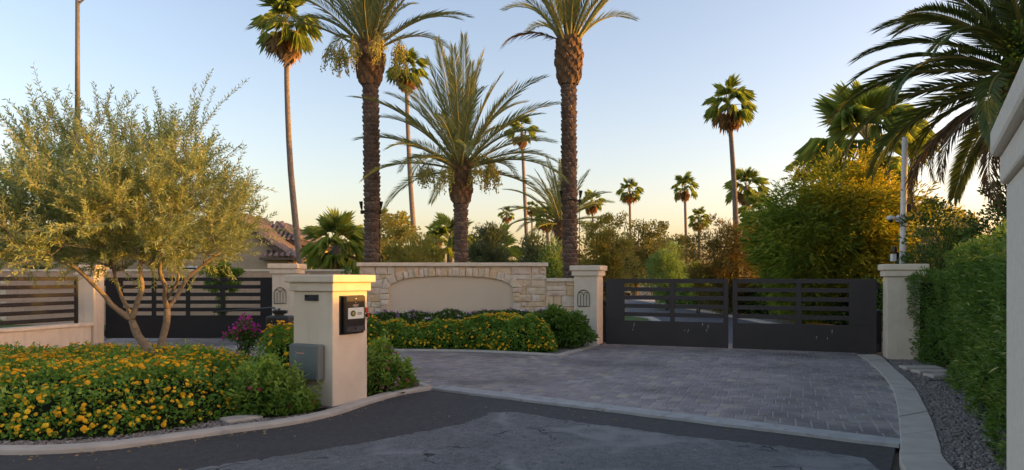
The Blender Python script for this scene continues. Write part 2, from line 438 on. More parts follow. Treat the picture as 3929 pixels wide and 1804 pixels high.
def leaf_mesh(name, c, d, ln, wd, mat, var=None, fold=0.25, curl=0.15):
    """one kite of two triangles per leaf, folded along its rib"""
    n = len(c)
    d = unit(d)
    r = unit(R.normal(size=(n, 3)))
    s = unit(np.cross(d, r)); nn = np.cross(s, d)
    ln = np.broadcast_to(ln, n)[:, None]; wd = np.broadcast_to(wd, n)[:, None]
    mid = c + d * ln * 0.45
    V = np.empty((n, 4, 3))
    V[:, 0] = c
    V[:, 1] = mid + s * wd * 0.5 + nn * wd * fold
    V[:, 2] = c + d * ln - np.array([0, 0, 1]) * ln * curl
    V[:, 3] = mid - s * wd * 0.5 + nn * wd * fold
    me = bpy.data.meshes.new(name)
    me.vertices.add(n * 4); me.vertices.foreach_set('co', V.reshape(-1).astype(np.float32))
    idx = (np.arange(n)[:, None] * 4 + np.array([0, 1, 2, 0, 2, 3])[None]).reshape(-1)
    me.loops.add(n * 6); me.loops.foreach_set('vertex_index', idx.astype(np.int32))
    me.polygons.add(n * 2); me.polygons.foreach_set('loop_start', np.arange(0, n * 6, 3, dtype=np.int32))
    me.materials.append(mat)
    a = me.attributes.new('var', 'FLOAT', 'FACE')
    if var is None: var = R.random(n)
    a.data.foreach_set('value', np.repeat(var, 2).astype(np.float32))
    me.update(); me.validate()
    return me


def ellipsoid_clumps(k, center, radii, flat=0.0):
    p = unit(R.normal(size=(k, 3))) * (R.random(k) ** 0.42)[:, None]
    if flat: p[:, 2] = np.where(p[:, 2] < -flat, -flat + R.random(k) * 0.15, p[:, 2])
    p *= 1 + 0.24 * pnoise(p, 2.2, int(R.integers(1e6)))[:, None]
    return np.asarray(center) + p * np.asarray(radii)


def clump_leaves(cc, per, cr, center, up=0.3, out=0.6, rnd=0.9):
    k = len(cc)
    q = unit(R.normal(size=(k * per, 3))) * (R.random(k * per) ** 0.5)[:, None]
    crs = cr * (0.6 + 0.8 * R.random(k))
    pos = np.repeat(cc, per, 0) + q * np.repeat(crs, per)[:, None] * np.array([1, 1, 0.85])
    d = q * rnd + unit(pos - np.asarray(center)) * out + np.array([0, 0, up]) + R.normal(size=q.shape) * 0.35
    var = np.clip(np.repeat(R.random(k), per) * 0.55 + R.random(k * per) * 0.45, 0, 1)
    return pos, d, var


def tree(name, label, cat, base, center, radii, clumps, per, cr, lw, mat, bark=None, trunk_r=0.1, group=None, stems=1,
         bloom=None, flat=0.0, up=0.3, limbs=8, crown='crown', curl=0.15, extra=None):
    root = empty(name, base, label, cat, group)
    b = Vector(base)
    cc = ellipsoid_clumps(clumps, center, radii, flat)
    if extra is not None: cc = np.vstack([cc, extra])
    mb = MB()
    low = float(center[2] - radii[2] * 0.5)
    for s in range(stems):
        off = Vector((random.uniform(-1, 1), random.uniform(-1, 1), 0)) * (trunk_r * 1.5 if stems > 1 else 0)
        tgt = Vector((center[0] + random.uniform(-.25, .25) * radii[0] * (stems > 1), center[1], low))
        foot = b + off
        mb.tube([foot - Vector((0, 0, 0.05)), foot.lerp(tgt, .5) + Vector((random.uniform(-.08, .08), 0, 0)), tgt], [trunk_r, trunk_r * .8, trunk_r * .65], 8, wob=0.08)
        for i in R.choice(len(cc), min(limbs, len(cc)), replace=False):
            e = Vector(cc[i]); st = foot.lerp(tgt, random.uniform(.75, 1))
            m_ = st.lerp(e, .5) + Vector((0, 0, 0.1 * radii[2]))
            mb.tube([st, m_, e], [trunk_r * .42, trunk_r * .25, trunk_r * .06], 5, caps=False)
    mb.v = [tuple(Vector(v) - b) for v in mb.v]
    mb.build('trunk', bark or M['bark'], root)
    pos, d, var = clump_leaves(cc, per, cr, center, up)
    keep = pos[:, 2] > b.z + 0.03
    pos, d, var = pos[keep], d[keep], var[keep]
    n = len(pos)
    me = leaf_mesh(crown, pos - np.asarray(base), d, lw[0] * R.uniform(.7, 1.25, n), lw[1] * R.uniform(.8, 1.2, n), mat, var, curl=curl)
    tag(link(crown, me, root), kind='stuff')
    if bloom:
        bm, bn, bl, side = bloom
        w = (pos - np.asarray(center)) @ np.asarray(side) / max(radii) + R.random(n) * 1.2
        sel = np.argsort(-w)[:bn * 2]; sel = R.choice(sel, min(bn, len(sel)), replace=False)
        pb = pos[sel] + unit(pos[sel] - np.asarray(center)) * cr * .55
        me = leaf_mesh('blossom', pb - np.asarray(base), d[sel], bl, bl * .8, bm)
        tag(link('blossom', me, root), kind='stuff')
    return root


# ------------------------------------------------------------------ polygons
def in_poly(P, poly):
    x, y = P[:, 0], P[:, 1]
    ins = np.zeros(len(P), bool)
    n = len(poly)
    for i in range(n):
        x0, y0 = poly[i]; x1, y1 = poly[(i + 1) % n]
        c = ((y0 > y) != (y1 > y)) & (x < (x1 - x0) * (y - y0) / ((y1 - y0) if y1 != y0 else 1e-9) + x0)
        ins ^= c
    return ins


def dist_poly(P, poly):
    d = np.full(len(P), 1e9)
    n = len(poly)
    for i in range(n):
        a = np.array(poly[i], float); b = np.array(poly[(i + 1) % n], float)
        ab = b - a
        t = np.clip(((P[:, :2] - a) @ ab) / max(ab @ ab, 1e-9), 0, 1)
        d = np.minimum(d, np.linalg.norm(P[:, :2] - a - t[:, None] * ab, axis=1))
    return d


def sample_poly(poly, n):
    a = np.array(poly); lo, hi = a.min(0), a.max(0)
    out = []
    tot = 0
    while tot < n:
        P = lo + R.random((n * 2, 2)) * (hi - lo)
        P = P[in_poly(P, poly)]
        out.append(P); tot += len(P)
    return np.vstack(out)[:n]


def smooth_line(pts, sub=6):
    """Catmull-Rom through points"""
    p = [np.array(q, float) for q in pts]
    p = [2 * p[0] - p[1]] + p + [2 * p[-1] - p[-2]]
    out = []
    for i in range(1, len(p) - 2):
        for k in range(sub):
            t = k / sub
            out.append(0.5 * ((2 * p[i]) + (-p[i - 1] + p[i + 1]) * t + (2 * p[i - 1] - 5 * p[i] + 4 * p[i + 1] - p[i + 2]) * t * t + (-p[i - 1] + 3 * p[i] - 3 * p[i + 1] + p[i + 2]) * t ** 3))
    out.append(p[-2])
    return [tuple(q) for q in out]


def offset_line(pts, d):
    a = np.array(pts); t = np.gradient(a, axis=0); t = t / np.linalg.norm(t, axis=1, keepdims=True)
    nrm = np.stack([-t[:, 1], t[:, 0]], 1)
    return [tuple(q) for q in a + nrm * d]


def ribbon(mb, line, d0, d1, z0, z1, zin=None):
    """kerb profile swept along a line: between offsets d0..d1, top at z1 (rounded edge), foot at z0"""
    r = 0.03 * (1 if d1 > d0 else -1)
    prof = [(d0, z0), (d0, z1 - 0.03), (d0 + r * .3, z1 - 0.009), (d0 + r, z1), (d1 - r, z1), (d1, z1 - 0.02), (d1, z0)]
    lines = [offset_line(line, d) for d, _ in prof]
    n = len(line); k = len(prof)
    v = []
    for i in range(n):
        for j in range(k): v.append((*lines[j][i], prof[j][1]))
    f = [(i * k + j, i * k + j + 1, (i + 1) * k + j + 1, (i + 1) * k + j) for i in range(n - 1) for j in range(k - 1)]
    f += [tuple(range(k)), tuple((n - 1) * k + j for j in range(k - 1, -1, -1))]
    mb.add(v, f)


def flat(name, poly, z, mat, label=None):
    me = bpy.data.meshes.new(name)
    me.from_pydata([(x, y, z) for x, y in poly], [], [tuple(range(len(poly)))])
    me.materials.append(mat)
    o = link(name, me)
    return tag(o, label, None, None, 'structure')

# ================================================================== THE SETTING
flat('ground', [(-600, -60), (600, -60), (600, 1200), (-600, 1200)], -0.05, M['ground'], 'dry brown gravel ground under and around everything')

# street asphalt in front (dark seal coat), the older cracked field lying in it
flat('street', [(-40, -12), (2.9, -12), (3.05, 5.6), (3.75, 6.75), (0.0, 9.8), (-1.3, 10.2), (-1.8, 9.0), (-2.6, 7.6), (-4.4, 6.4), (-8, 6.7), (-11, 8.2), (-40, 8.2)], 0.0, M['asphalt'],
     'fresh dark asphalt of the street in front')
edge = [(-9.0, 1.5), (-4.6, 4.3), (-2.9, 5.6), (-1.53, 6.6), (-.53, 7.55), (-.22, 8.2), (.05, 8.22), (.77, 7.62), (1.78, 6.93), (2.26, 6.71), (2.77, 6.4), (3.12, 6.12), (3.0, 5.5), (2.75, 3), (2.7, -8), (-9, -8)]
rag = []
for i in range(len(edge)):
    a = np.array(edge[i]); b = np.array(edge[(i + 1) % len(edge)])
    k = max(2, int(np.linalg.norm(b - a) / 0.06)) if 1 <= i <= 10 else 2
    for j in range(k):
        q = a + (b - a) * j / k
        rag.append(tuple(q + R.normal(size=2) * (0.018 if 1 <= i <= 10 else 0)))
flat('worn_asphalt', rag, 0.004, M['asphalt_old'], 'pale worn asphalt field crossed by cracks in the street')

# kerb lines
ISL_OUT = smooth_line([(-13, 9.6), (-10, 7.9), (-8, 6.95), (-6, 6.4), (-4.6, 6.24), (-3.84, 6.37), (-3.33, 6.73), (-2.87, 7.12), (-2.42, 7.47), (-2.06, 7.98), (-1.80, 8.72), (-1.52, 9.38), (-1.12, 9.86)], 5)
ISL_BACK = smooth_line([(-1.12, 9.86), (-1.55, 10.42), (-2.6, 11.2), (-4.4, 12.15), (-6.5, 12.75), (-9, 12.9), (-11.0, 12.6), (-13, 11.7)], 4)
BED_FRONT = [(-6.2, 15.5), (-4.6, 15.0)] + smooth_line([(-3.6, 14.83), (-2.6, 14.77), (-.74, 14.55), (.98, 13.78)], 4) + [(1.45, 14.75), (2.02, 15.95)]
RIGHT_IN = smooth_line([(2.35, 3.2), (2.75, 4.45), (3.24, 5.76), (3.61, 6.44), (3.98, 7.11), (4.68, 8.42), (5.38, 9.82), (6.08, 11.46), (6.71, 13.13), (6.95, 13.95)], 5)
RIGHT_OUT = smooth_line([(2.78, 3.1), (3.16, 4.3), (3.65, 5.8), (3.98, 6.44), (4.55, 7.5), (5.1, 8.59), (5.77, 9.96), (6.49, 11.72), (7.22, 13.5), (7.3, 13.95)], 5)
ST_A, ST_B = np.array([-1.02, 10.03]), np.array([3.76, 6.68])     # paver side of the concrete strip

# paver driveway: bed + pieces
DRV = [(-1.3, 10.1), (3.85, 6.5)] + [(x + .06, y) for x, y in RIGHT_IN if y > 6.6] + [(7.5, 15.6), (2.6, 17.4), (2.02, 15.95), (1.45, 14.75), (.98, 13.78), (-.74, 14.55), (-2.6, 14.77), (-4.6, 15.0), (-5.5, 16.3), (-5.6, 18.2), (-10.4, 18.2), (-9.9, 16.4), (-10.7, 14.0), (-11.6, 12.7)] + [p for p in ISL_BACK[::-1] if -11.3 < p[0] < -1.2]
drive = flat('driveway', DRV, 0.0265, M['joint'], 'mauve grey paver driveway in front of the gates')
GD = np.array([0.362, 0.932]); GA = np.array([0.932, -0.362])
W = 0.157
cells = []
y = 0.0
org = np.array([3.0, 6.0])
r_i = 0
while y < 15:
    grp = random.choice([1, 2, 2, 3])
    off = random.random() * W
    for _ in range(grp):
        dpt = random.choice([0.235, 0.235, 0.157])
        x = -15.0 + off
        while x < 8:
            w = W if random.random() < .85 else W * 1.5
            cells.append((x, y, w, dpt)); x += w
        y += dpt
C = np.array(cells)
ctr = org + (C[:, 0] + C[:, 2] / 2)[:, None] * GA + (C[:, 1] + C[:, 3] / 2 - 1.0)[:, None] * GD
ok = in_poly(ctr, DRV)
C, ctr = C[ok], ctr[ok]
GRZ = math.atan2(GA[1], GA[0])


def paver_mesh(w, d, h=0.030):
    c, g = 0.009, 0.0058
    x, y_ = w / 2 - g, d / 2 - g
    v = [(-x, -y_, 0), (x, -y_, 0), (x, y_, 0), (-x, y_, 0), (-x, -y_, h - c), (x, -y_, h - c), (x, y_, h - c), (-x, y_, h - c),
         (-x + c, -y_ + c, h), (x - c, -y_ + c, h), (x - c, y_ - c, h), (-x + c, y_ - c, h)]
    f = [(0, 1, 5, 4), (1, 2, 6, 5), (2, 3, 7, 6), (3, 0, 4, 7), (4, 5, 9, 8), (5, 6, 10, 9), (6, 7, 11, 10), (7, 4, 8, 11), (8, 9, 10, 11)]
    return v, f


size = C[:, 2] * C[:, 3] / ctr[:, 1] ** 3
uu = U0 + ctr[:, 0] / ctr[:, 1] * FPX
vis = (uu > 1560) & (uu < 3470)
order = np.argsort(-(size * np.where(vis, 1, 1e-6)))
pm = {}
rest = MB(); rvar = []
for rank, i in enumerate(order):
    x, y_ = ctr[i]; w, dp = C[i, 2], C[i, 3]
    z = 0.004 + random.uniform(-.0015, .0015)
    if rank < 290:
        key = (round(w, 3), round(dp, 3))
        if key not in pm:
            mb = MB(); mb.add(*paver_mesh(w, dp)); pm[key] = mb.mesh('paver', M['paver'])
        o = link('paver', pm[key], drive, (x, y_, z), (random.uniform(-.006, .006), random.uniform(-.006, .006), GRZ + random.uniform(-.01, .01)))
    else:
        v, f = paver_mesh(w, dp)
        a = GRZ + random.uniform(-.01, .01); ca, sa = math.cos(a), math.sin(a)
        rest.add([(x + p[0] * ca - p[1] * sa, y_ + p[0] * sa + p[1] * ca, z + p[2]) for p in v], f)
        rvar += [random.random()] * len(f)
tag(rest.build('far_pavers', M['paver_v'], drive, var=rvar), kind='stuff')

# concrete strip between asphalt and pavers
d = (ST_B - ST_A) / np.linalg.norm(ST_B - ST_A); nrm = np.array([-d[1], d[0]]) * -1
mb = MB()
wob = []
for k in range(41):
    q = ST_A + (ST_B - ST_A) * k / 40
    wob.append((q, q + nrm * (0.235 + random.uniform(-.012, .012))))
for k in range(40):
    (a0, b0), (a1, b1) = wob[k], wob[k + 1]
    mb.add([(*b0, 0.0), (*b1, 0.0), (*b0, .032), (*b1, .032), (*a0, .046), (*a1, .046), (*a0, 0), (*a1, 0)], [(0, 1, 3, 2), (2, 3, 5, 4), (4, 5, 7, 6)])
tag(mb.build('concrete_strip', M['concrete_wet']), 'pale concrete strip between street asphalt and pavers', None, None, 'structure')

# island: soil, kerbs
ISL = ISL_OUT + ISL_BACK[1:]
flat('island_bed', ISL, 0.03, M['soil'], 'dark planting soil of the flower island')
mb = MB(); ribbon(mb, ISL_OUT, 0.0, 0.18, -0.04, 0.055)
tag(mb.build('kerb', M['concrete']), 'low curved concrete kerb around the front of flower island', None, None, 'structure')
mb = MB(); ribbon(mb, ISL_BACK, 0.0, 0.16, -0.04, 0.075)
tag(mb.build('kerb', M['concrete']), 'low concrete kerb along the back of flower island', None, None, 'structure')
# bed before the stone wall
flat('wall_bed', BED_FRONT + [(2.3, 16.7), (-6, 16.7)], 0.035, M['soil'], 'planting bed soil in front of the stone wall')
mb = MB(); ribbon(mb, BED_FRONT, 0.0, 0.15, -0.04, 0.07)
tag(mb.build('kerb', M['concrete']), 'straight concrete kerb in front of the stone wall bed', None, None, 'structure')
# right hand ribbon kerb in cast sections
rk = empty('ribbon_kerb', (4.5, 8, 0)); tag(rk, 'wide curved concrete ribbon kerb right of the pavers', None, None, 'structure')
n = len(RIGHT_IN)
tt = np.linspace(0, 1, n)
cuts = [0, .16, .27, .40, .50, .62, .74, .87, 1.0]
RI, RO = np.array(RIGHT_IN), np.array(RIGHT_OUT)
for a, b in zip(cuts[:-1], cuts[1:]):
    ts = np.linspace(a + .0006, b - .0006, 7)
    pi = np.stack([np.interp(ts, tt, RI[:, 0]), np.interp(ts, tt, RI[:, 1])], 1)
    po = np.stack([np.interp(ts, tt, RO[:, 0]), np.interp(ts, tt, RO[:, 1])], 1)
    poly = [tuple(q) for q in pi] [::-1] + [tuple(q) for q in po]
    poly = poly[::-1]
    m_ = MB(); m_.prism([(x - 4.5, y - 8) for x, y in poly], -0.04, 0.052 + random.uniform(-.003, .003))
    m_.build('kerb_section', M['concrete'], rk, bevel=0.008)
RBED = [tuple(q) for q in RO] + [(11.5, 13.9), (11.5, 8), (7, 2), (3.2, 2)]
flat('gravel_bed', RBED, 0.02, M['soil'], 'gravel bed between ribbon kerb and tall hedge')

# loose gravel
def gravel(name, poly, n, z, s0, s1, label):
    P = sample_poly(poly, n)
    sz = R.uniform(s0, s1, n)
    base = np.array([(-1, -1, -.6), (1, -1, -.6), (1, 1, -.6), (-1, 1, -.6), (-.6, -.7, .7), (.7, -.6, .8), (.6, .7, .6), (-.7, .6, .75)])
    F6 = [(4, 5, 6, 7), (0, 1, 5, 4), (1, 2, 6, 5), (2, 3, 7, 6), (3, 0, 4, 7)]
    V = base[None] * sz[:, None, None] * R.uniform(.6, 1.2, (n, 1, 3)) + R.normal(size=(n, 8, 3)) * sz[:, None, None] * .15
    a = R.uniform(0, 6.28, n); ca, sa = np.cos(a)[:, None], np.sin(a)[:, None]
    X = V[..., 0] * ca - V[..., 1] * sa + P[:, :1]; Yv = V[..., 0] * sa + V[..., 1] * ca + P[:, 1:2]
    Z = V[..., 2] * .8 + z
    VV = np.stack([X, Yv, Z], -1).reshape(-1, 3)
    idx = (np.arange(n)[:, None, None] * 8 + np.array(F6)[None]).reshape(-1)
    me = bpy.data.meshes.new(name)
    me.vertices.add(len(VV)); me.vertices.foreach_set('co', VV.reshape(-1).astype(np.float32))
    me.loops.add(len(idx)); me.loops.foreach_set('vertex_index', idx.astype(np.int32))
    me.polygons.add(n * 5); me.polygons.foreach_set('loop_start', np.arange(0, n * 20, 4, dtype=np.int32))
    me.materials.append(M['gravel'])
    at_ = me.attributes.new('var', 'FLOAT', 'FACE'); at_.data.foreach_set('value', np.repeat(R.random(n), 5).astype(np.float32))
    me.update(); me.validate()
    tag(link(name, me), label, 'gravel', None, 'stuff')


gravel('loose_gravel', [(2.9, 3.6), (3.12, 4.3), (3.6, 5.8), (3.93, 6.44), (4.5, 7.5), (5.05, 8.59), (5.72, 9.96), (6.44, 11.72), (7.2, 13.2), (8.2, 13.2), (7.4, 11), (4.3, 5.6), (3.4, 3.6)], 15000, 0.03, .008, .02, 'grey angular gravel between ribbon kerb and tall hedge')
gravel('loose_gravel', [(-6.5, 6.55), (-4.6, 6.42), (-3.9, 6.55), (-3.4, 6.9), (-2.95, 7.3), (-2.5, 7.62), (-2.2, 8.0), (-3.2, 7.9), (-4, 7), (-6.5, 7)], 3500, 0.04, .007, .016, 'grey gravel strip along the front kerb of flower island')
gravel('loose_gravel', [(.3, 14.2), (.95, 13.98), (1.35, 14.8), (1.9, 15.95), (1.2, 15.9), (.9, 15.2)], 2500, 0.05, .008, .018, 'grey gravel corner at the foot of the gate pillar')

# inside the gate
flat('inner_road', [(2.3, 16.0), (7.45, 14.1), (8.5, 17), (8.8, 26), (8.85, 42), (8.6, 52), (-60, 60), (-60, 36), (2, 31), (4.2, 30.2), (5.2, 28.8), (5.55, 26.5), (4.6, 20), (3.0, 17.5)], 0.002, M['asphalt_in'], 'grey blue road beyond the main gate')
flat('lawn', [(-30, 34), (1.6, 30.8), (3.9, 29.9), (4.8, 28.6), (5.15, 26.4), (4.2, 20), (2.7, 18.2), (-3, 19), (-30, 25)], 0.03, M['lawn'], 'bright green lawn corner seen through the gate')
mb = MB(); ribbon(mb, smooth_line([(3.0, 17.6), (4.5, 20), (5.5, 26.5), (5.15, 28.7), (4.15, 30.1), (1.8, 31.05), (-30, 36)], 5), -.02, .3, -.04, .06)
tag(mb.build('kerb', M['concrete']), 'curved pale kerb around the lawn inside the gate', None, None, 'structure')
mb = MB(); ribbon(mb, smooth_line([(8.45, 17), (8.78, 26), (8.85, 35), (8.8, 43), (8.5, 50)], 5), 0.02, -.28, -.04, .07)
tag(mb.build('kerb', M['concrete']), 'pale kerb along the hedge side of the inner road', None, None, 'structure')
flat('sand_yard', [(8.9, 44), (14, 44), (22, 60), (8.2, 58)], 0.006, M['concrete'], 'pale sandy yard beyond the inner hedge')
gravel('loose_gravel', [(8.95, 18), (10.2, 18), (9.6, 30), (9.2, 44), (8.95, 44)], 3000, .03, .02, .05, 'grey gravel strip at the foot of the inner hedge')

# ================================================================== PILLARS AND WALLS
def pillar(name, label, loc, rz, w, h, cap=(.045, .085), tiers=(.12, .12), batter=0.0, group=None, mat='stucco', capmat='stucco_cap', d=None, sink=.05):
    root = empty(name, loc, label, 'pillar', group, rz)
    d = d or w
    z1, z2 = h - sum(tiers), h - tiers[0]
    m_ = MB(); m_.box(0, w, 0, d, -sink, z1)
    m_.build('shaft', M[mat], root, bevel=.014)
    m_ = MB(); m_.box(-cap[0], w + cap[0], -cap[0], d + cap[0], z1, z2)
    m_.build('lower_cap', M[capmat], root, bevel=.012)
    m_ = MB(); m_.box(-cap[1], w + cap[1], -cap[1], d + cap[1], z2, h)
    m_.build('upper_cap', M[capmat], root, bevel=.018)
    return root


def emblem(parent_loc, rz, lx, z, label):
    """small iron arched window emblem standing off a pillar's front"""
    root = empty('arch_emblem', parent_loc, label, 'emblem', 'iron arch emblems on gate pillars', rz)
    w, h, r = .28, .38, .0065
    yo = -.022
    m_ = MB(); a = w / 2
    arch = [(lx - a, yo, z)] + [(lx + a * math.cos(q), yo, z + h - a + a * math.sin(q)) for q in np.linspace(math.pi, 0, 13)] + [(lx + a, yo, z), (lx - a, yo, z)]
    m_.tube(arch, r * 1.2, 6); m_.build('frame', M['black_metal'], root)
    for k in (-1, 0, 1):
        top = z + h - a + (a * .99 if k == 0 else math.sqrt(max(a * a - (k * a / 2) ** 2, 0)))
        if k == 0: top = z + h - a
        m_ = MB(); m_.tube([(lx + k * a / 2, yo, z), (lx + k * a / 2, yo, top if k == 0 else z + h - a * .75)], r, 6); m_.build('bar', M['black_metal'], root)
    for k in (-1, 1):
        m_ = MB(); m_.tube([(lx + k * a / 2 + a / 2 * math.cos(q), yo, z + h - a + a * .62 * math.sin(q)) for q in np.linspace(math.pi, 0, 10)], r, 6); m_.build('inner_arch', M['black_metal'], root)
    for k in (-1, 1):
        m_ = MB(); m_.tube([(lx + k * a, yo, z + .08), (lx + k * a, .01, z + .08)], r, 5); m_.build('standoff', M['black_metal'], root)


GRZ_P = math.atan2(-.362, .932)
PL = Vector((1.97, 16.02, 0)) - Vector((.932, -.362, 0)) * .56
pillar('gate_pillar', 'beige stucco pillar at the end of the stone wall, left of main gate', PL, GRZ_P, .56, 1.88)
emblem(PL, GRZ_P, .24, .93, 'black iron arch emblem on the pillar beside the stone wall')
PR = Vector((7.26, 13.42, 0))
pillar('gate_pillar', 'beige stucco pillar right of main gate, partly covered by hedge', PR, GRZ_P, .62, 1.86, d=.55)
P3 = Vector((-5.70, 16.45, 0))
pillar('gate_pillar', 'beige stucco pillar with arch emblem right of the left gate', P3, 0, .56, 1.93)
emblem(P3, 0, .20, .98, 'black iron arch emblem on the pillar behind the keypad pillar')
pillar('gate_pillar', 'plain beige stucco pillar left of the left gate, behind olive tree', (-10.33, 16.42, 0), 0, .42, 1.9)
pillar('wall_pillar', 'distant beige pillar cap showing above the gate before the yellow tree', (12.75, 26, 0), GRZ_P, .6, 1.85)
NP = Vector((1.955, 2.74, 0))
NRZ = math.atan2(.858, .513)          # its left face runs along (.513,.858)
r_ = pillar('corner_pillar', 'large pale stucco pillar close to camera at the right edge', NP - Vector((.513, .858, 0)) * 1.4, NRZ, 1.4, 2.2, cap=(.02, .05), tiers=(.115, .115), d=.7, mat='stucco_near', capmat='stucco_near')
r_.location = NP - Vector((.513, .858, 0)) * 1.4
for ch in r_.children:       # body lies to the right of the face: mirror it across local x
    ch.data.transform(Matrix.Diagonal((1, -1, 1, 1)))
    ch.data.flip_normals()

# ---- keypad pillar
kd = Vector((.466, .885, 0)); KC = Vector((-2.18, 8.42, 0))
KRZ = math.atan2(.303, -.575)          # left face direction
KRZ = math.atan2(-.466, .885)          # local x runs along the left face towards the corner, local y = kd
KW = .648
KO = KC - Vector((.885, -.466, 0)) * KW
pillar('keypad_pillar', 'beige stucco pillar carrying the entry keypad, cap lit by sun', KO, KRZ, KW, 1.635, cap=(.035, .08), tiers=(.098, .108))


def on_right(x, z, o=0.0):
    """local coordinates of a point on the pillar's right face: x along it from the front corner"""
    return (KW + o, x, z)


# intercom
ic = empty('intercom', KO, 'black entry intercom with card screen on the keypad pillar', 'intercom', None, KRZ)
m_ = MB(); m_.box(KW - .01, KW + .012, .115, .565, .70, 1.335, ch=.0); m_.build('back_plate', M['plastic_black'], ic, bevel=.006)
m_ = MB(); m_.box(KW + .012, KW + .075, .155, .52, .735, 1.325); hs = m_.build('housing', M['plastic_black'], ic, bevel=.014)
m_ = MB(); m_.box(KW + .075, KW + .081, .165, .51, 1.235, 1.318); m_.build('top_plate', M['brushed'], ic, bevel=.002)
m_ = MB(); m_.box(KW + .075, KW + .083, .165, .51, .745, .83); bp = m_.build('lower_plate', M['plastic_grey'], ic, bevel=.003)
m_ = MB(); m_.sphere((KW + .084, .335, .795), .016, 10, 6, sq=(.7, 1, 1)); m_.build('lock_knob', M['plastic_black'], bp, smooth=True)
m_ = MB(); m_.box(KW + .075, KW + .079, .19, .485, .955, 1.135); sc_ = m_.build('screen', M['screen'], ic, bevel=.002)
m_ = MB(); m_.add([(KW + .0802, .28 + .05 * math.cos(q), 1.042 + .052 * math.sin(q)) for q in np.linspace(0, 2 * math.pi, 20, endpoint=False)], [tuple(range(20))]); m_.build('round_logo', M['screen_green'], sc_)
m_ = MB(); m_.add([(KW + .0808, .288 + .02 * math.cos(q), 1.044 + .02 * math.sin(q)) for q in np.linspace(0, 2 * math.pi, 12, endpoint=False)], [tuple(range(12))]); m_.build('logo_centre', M['screen_gold'], sc_)
for (y0, y1, z0, z1, mm) in [(.36, .447, 1.043, 1.054, 'screen_ink'), (.36, .447, 1.02, 1.033, 'ink'), (.362, .385, 1.074, 1.08, 'pale_ink'), (.40, .445, 1.074, 1.08, 'pale_ink'), (.28, .40, 1.112, 1.118, 'pale_ink')]:
    m_ = MB(); m_.add([(KW + .0803, y0, z0), (KW + .0803, y1, z0), (KW + .0803, y1, z1), (KW + .0803, y0, z1)], [(0, 1, 2, 3)]); m_.build('screen_line', M[mm], sc_)
m_ = MB(); m_.sphere((KW + .08, .335, 1.283), .013, 10, 6, sq=(.5, 1, 1)); m_.build('camera_lens', M['glass_bead'], ic, smooth=True)
m_ = MB(); m_.sphere((KW + .075, .33, 1.222), .011, 10, 6, sq=(.5, 1, 1)); m_.build('sensor', M['silver'], ic, smooth=True)
for (y0, y1, z0, z1) in [(.285, .385, 1.172, 1.184), (.30, .372, 1.154, 1.162)]:
    m_ = MB(); m_.box(KW + .075, KW + .0765, y0, y1, z0, z1); m_.build('name_mark', M['pale_ink'], ic)
m_ = MB()
for a, b, c, e in [(.295, .375, .915, .92), (.295, .375, .862, .867), (.295, .30, .862, .92), (.37, .375, .862, .92)]:
    m_.box(KW + .075, KW + .078, a, b, c, e)
m_.build('button_frame', M['plastic_grey'], ic)
ic.location = KO + Vector((0, 0, .355)); ic.scale = (1, 1, .764)
# red key switch
kb = empty('key_switch', KO + Vector((0, 0, .085)), 'small red and silver key switch at the right edge of keypad pillar', 'switch', None, KRZ)
m_ = MB(); m_.box(KW - .01, KW + .02, .575, .638, .985, 1.135); m_.build('plate', M['silver'], kb, bevel=.003)
m_ = MB(); m_.box(KW + .02, KW + .03, .58, .634, 1.065, 1.13); m_.build('red_label', M['red'], kb, bevel=.002)
m_ = MB(); m_.box(KW + .02, KW + .045, .60, .634, 1.005, 1.058); m_.build('red_cover', M['red'], kb, bevel=.004)
m_ = MB(); m_.tube([(KW + .02, .594, 1.03), (KW + .05, .594, 1.03)], .012, 10); m_.build('lock', M['plastic_grey'], kb)
# dark louvre on the left face
KX = Vector((.885, -.466, 0))
lv = empty('louvre_light', KO + KX * .047 + Vector((0, 0, .112)), 'small dark louvred step light high on the keypad pillar', 'light', None, KRZ)
m_ = MB()
for a, b, c, e in [(.16, .375, 1.20, 1.213), (.16, .375, 1.262, 1.275), (.16, .178, 1.213, 1.262), (.357, .375, 1.213, 1.262)]:
    m_.box(a, b, -.02, .005, c, e)
m_.build('frame', M['plastic_grey'], lv, bevel=.003)
m_ = MB(); m_.add([(.18, -.002, 1.213), (.355, -.002, 1.213), (.355, -.002, 1.262), (.18, -.002, 1.262)], [(0, 1, 2, 3)]); m_.build('recess', M['plastic_black'], lv)
m_ = MB(); m_.add([(.185, -.022, 1.222), (.35, -.022, 1.222), (.35, -.004, 1.25), (.185, -.004, 1.25), (.185, -.022, 1.218), (.35, -.022, 1.218)], [(0, 1, 2, 3), (4, 5, 1, 0)]); m_.build('louvre', M['plastic_grey'], lv)
# grey utility box on the left face
ub = empty('utility_box', KO + KX * .13 + Vector((0, 0, .045)), 'grey plastic utility box low on the keypad pillar', 'utility box', None, KRZ)
m_ = MB(); m_.box(-.075, .40, -.13, -.004, .30, .735); m_.build('case', M['box_grey'], ub, bevel=.02)
m_ = MB(); m_.box(-.06, .385, -.137, -.130, .315, .72); dr = m_.build('door', M['box_grey'], ub, bevel=.006)
m_ = MB(); m_.box(.065, .19, -.1385, -.1372, .622, .636); m_.build('sticker', M['sticker'], dr)
m_ = MB(); m_.box(.05, .054, -.1385, -.1372, .575, .66); m_.build('scratch', M['pale_ink'], dr)
m_ = MB(); m_.box(.122, .128, -.1385, -.1372, .655, .667); m_.build('key_slot', M['ink'], dr)
m_ = MB()
x = .075
SEG = {'O': 'abcdef', 'S': 'afgcd', 'L': 'fed', 'A': 'abcefg', 'N': 'abcef', 'D': 'abcdef'}
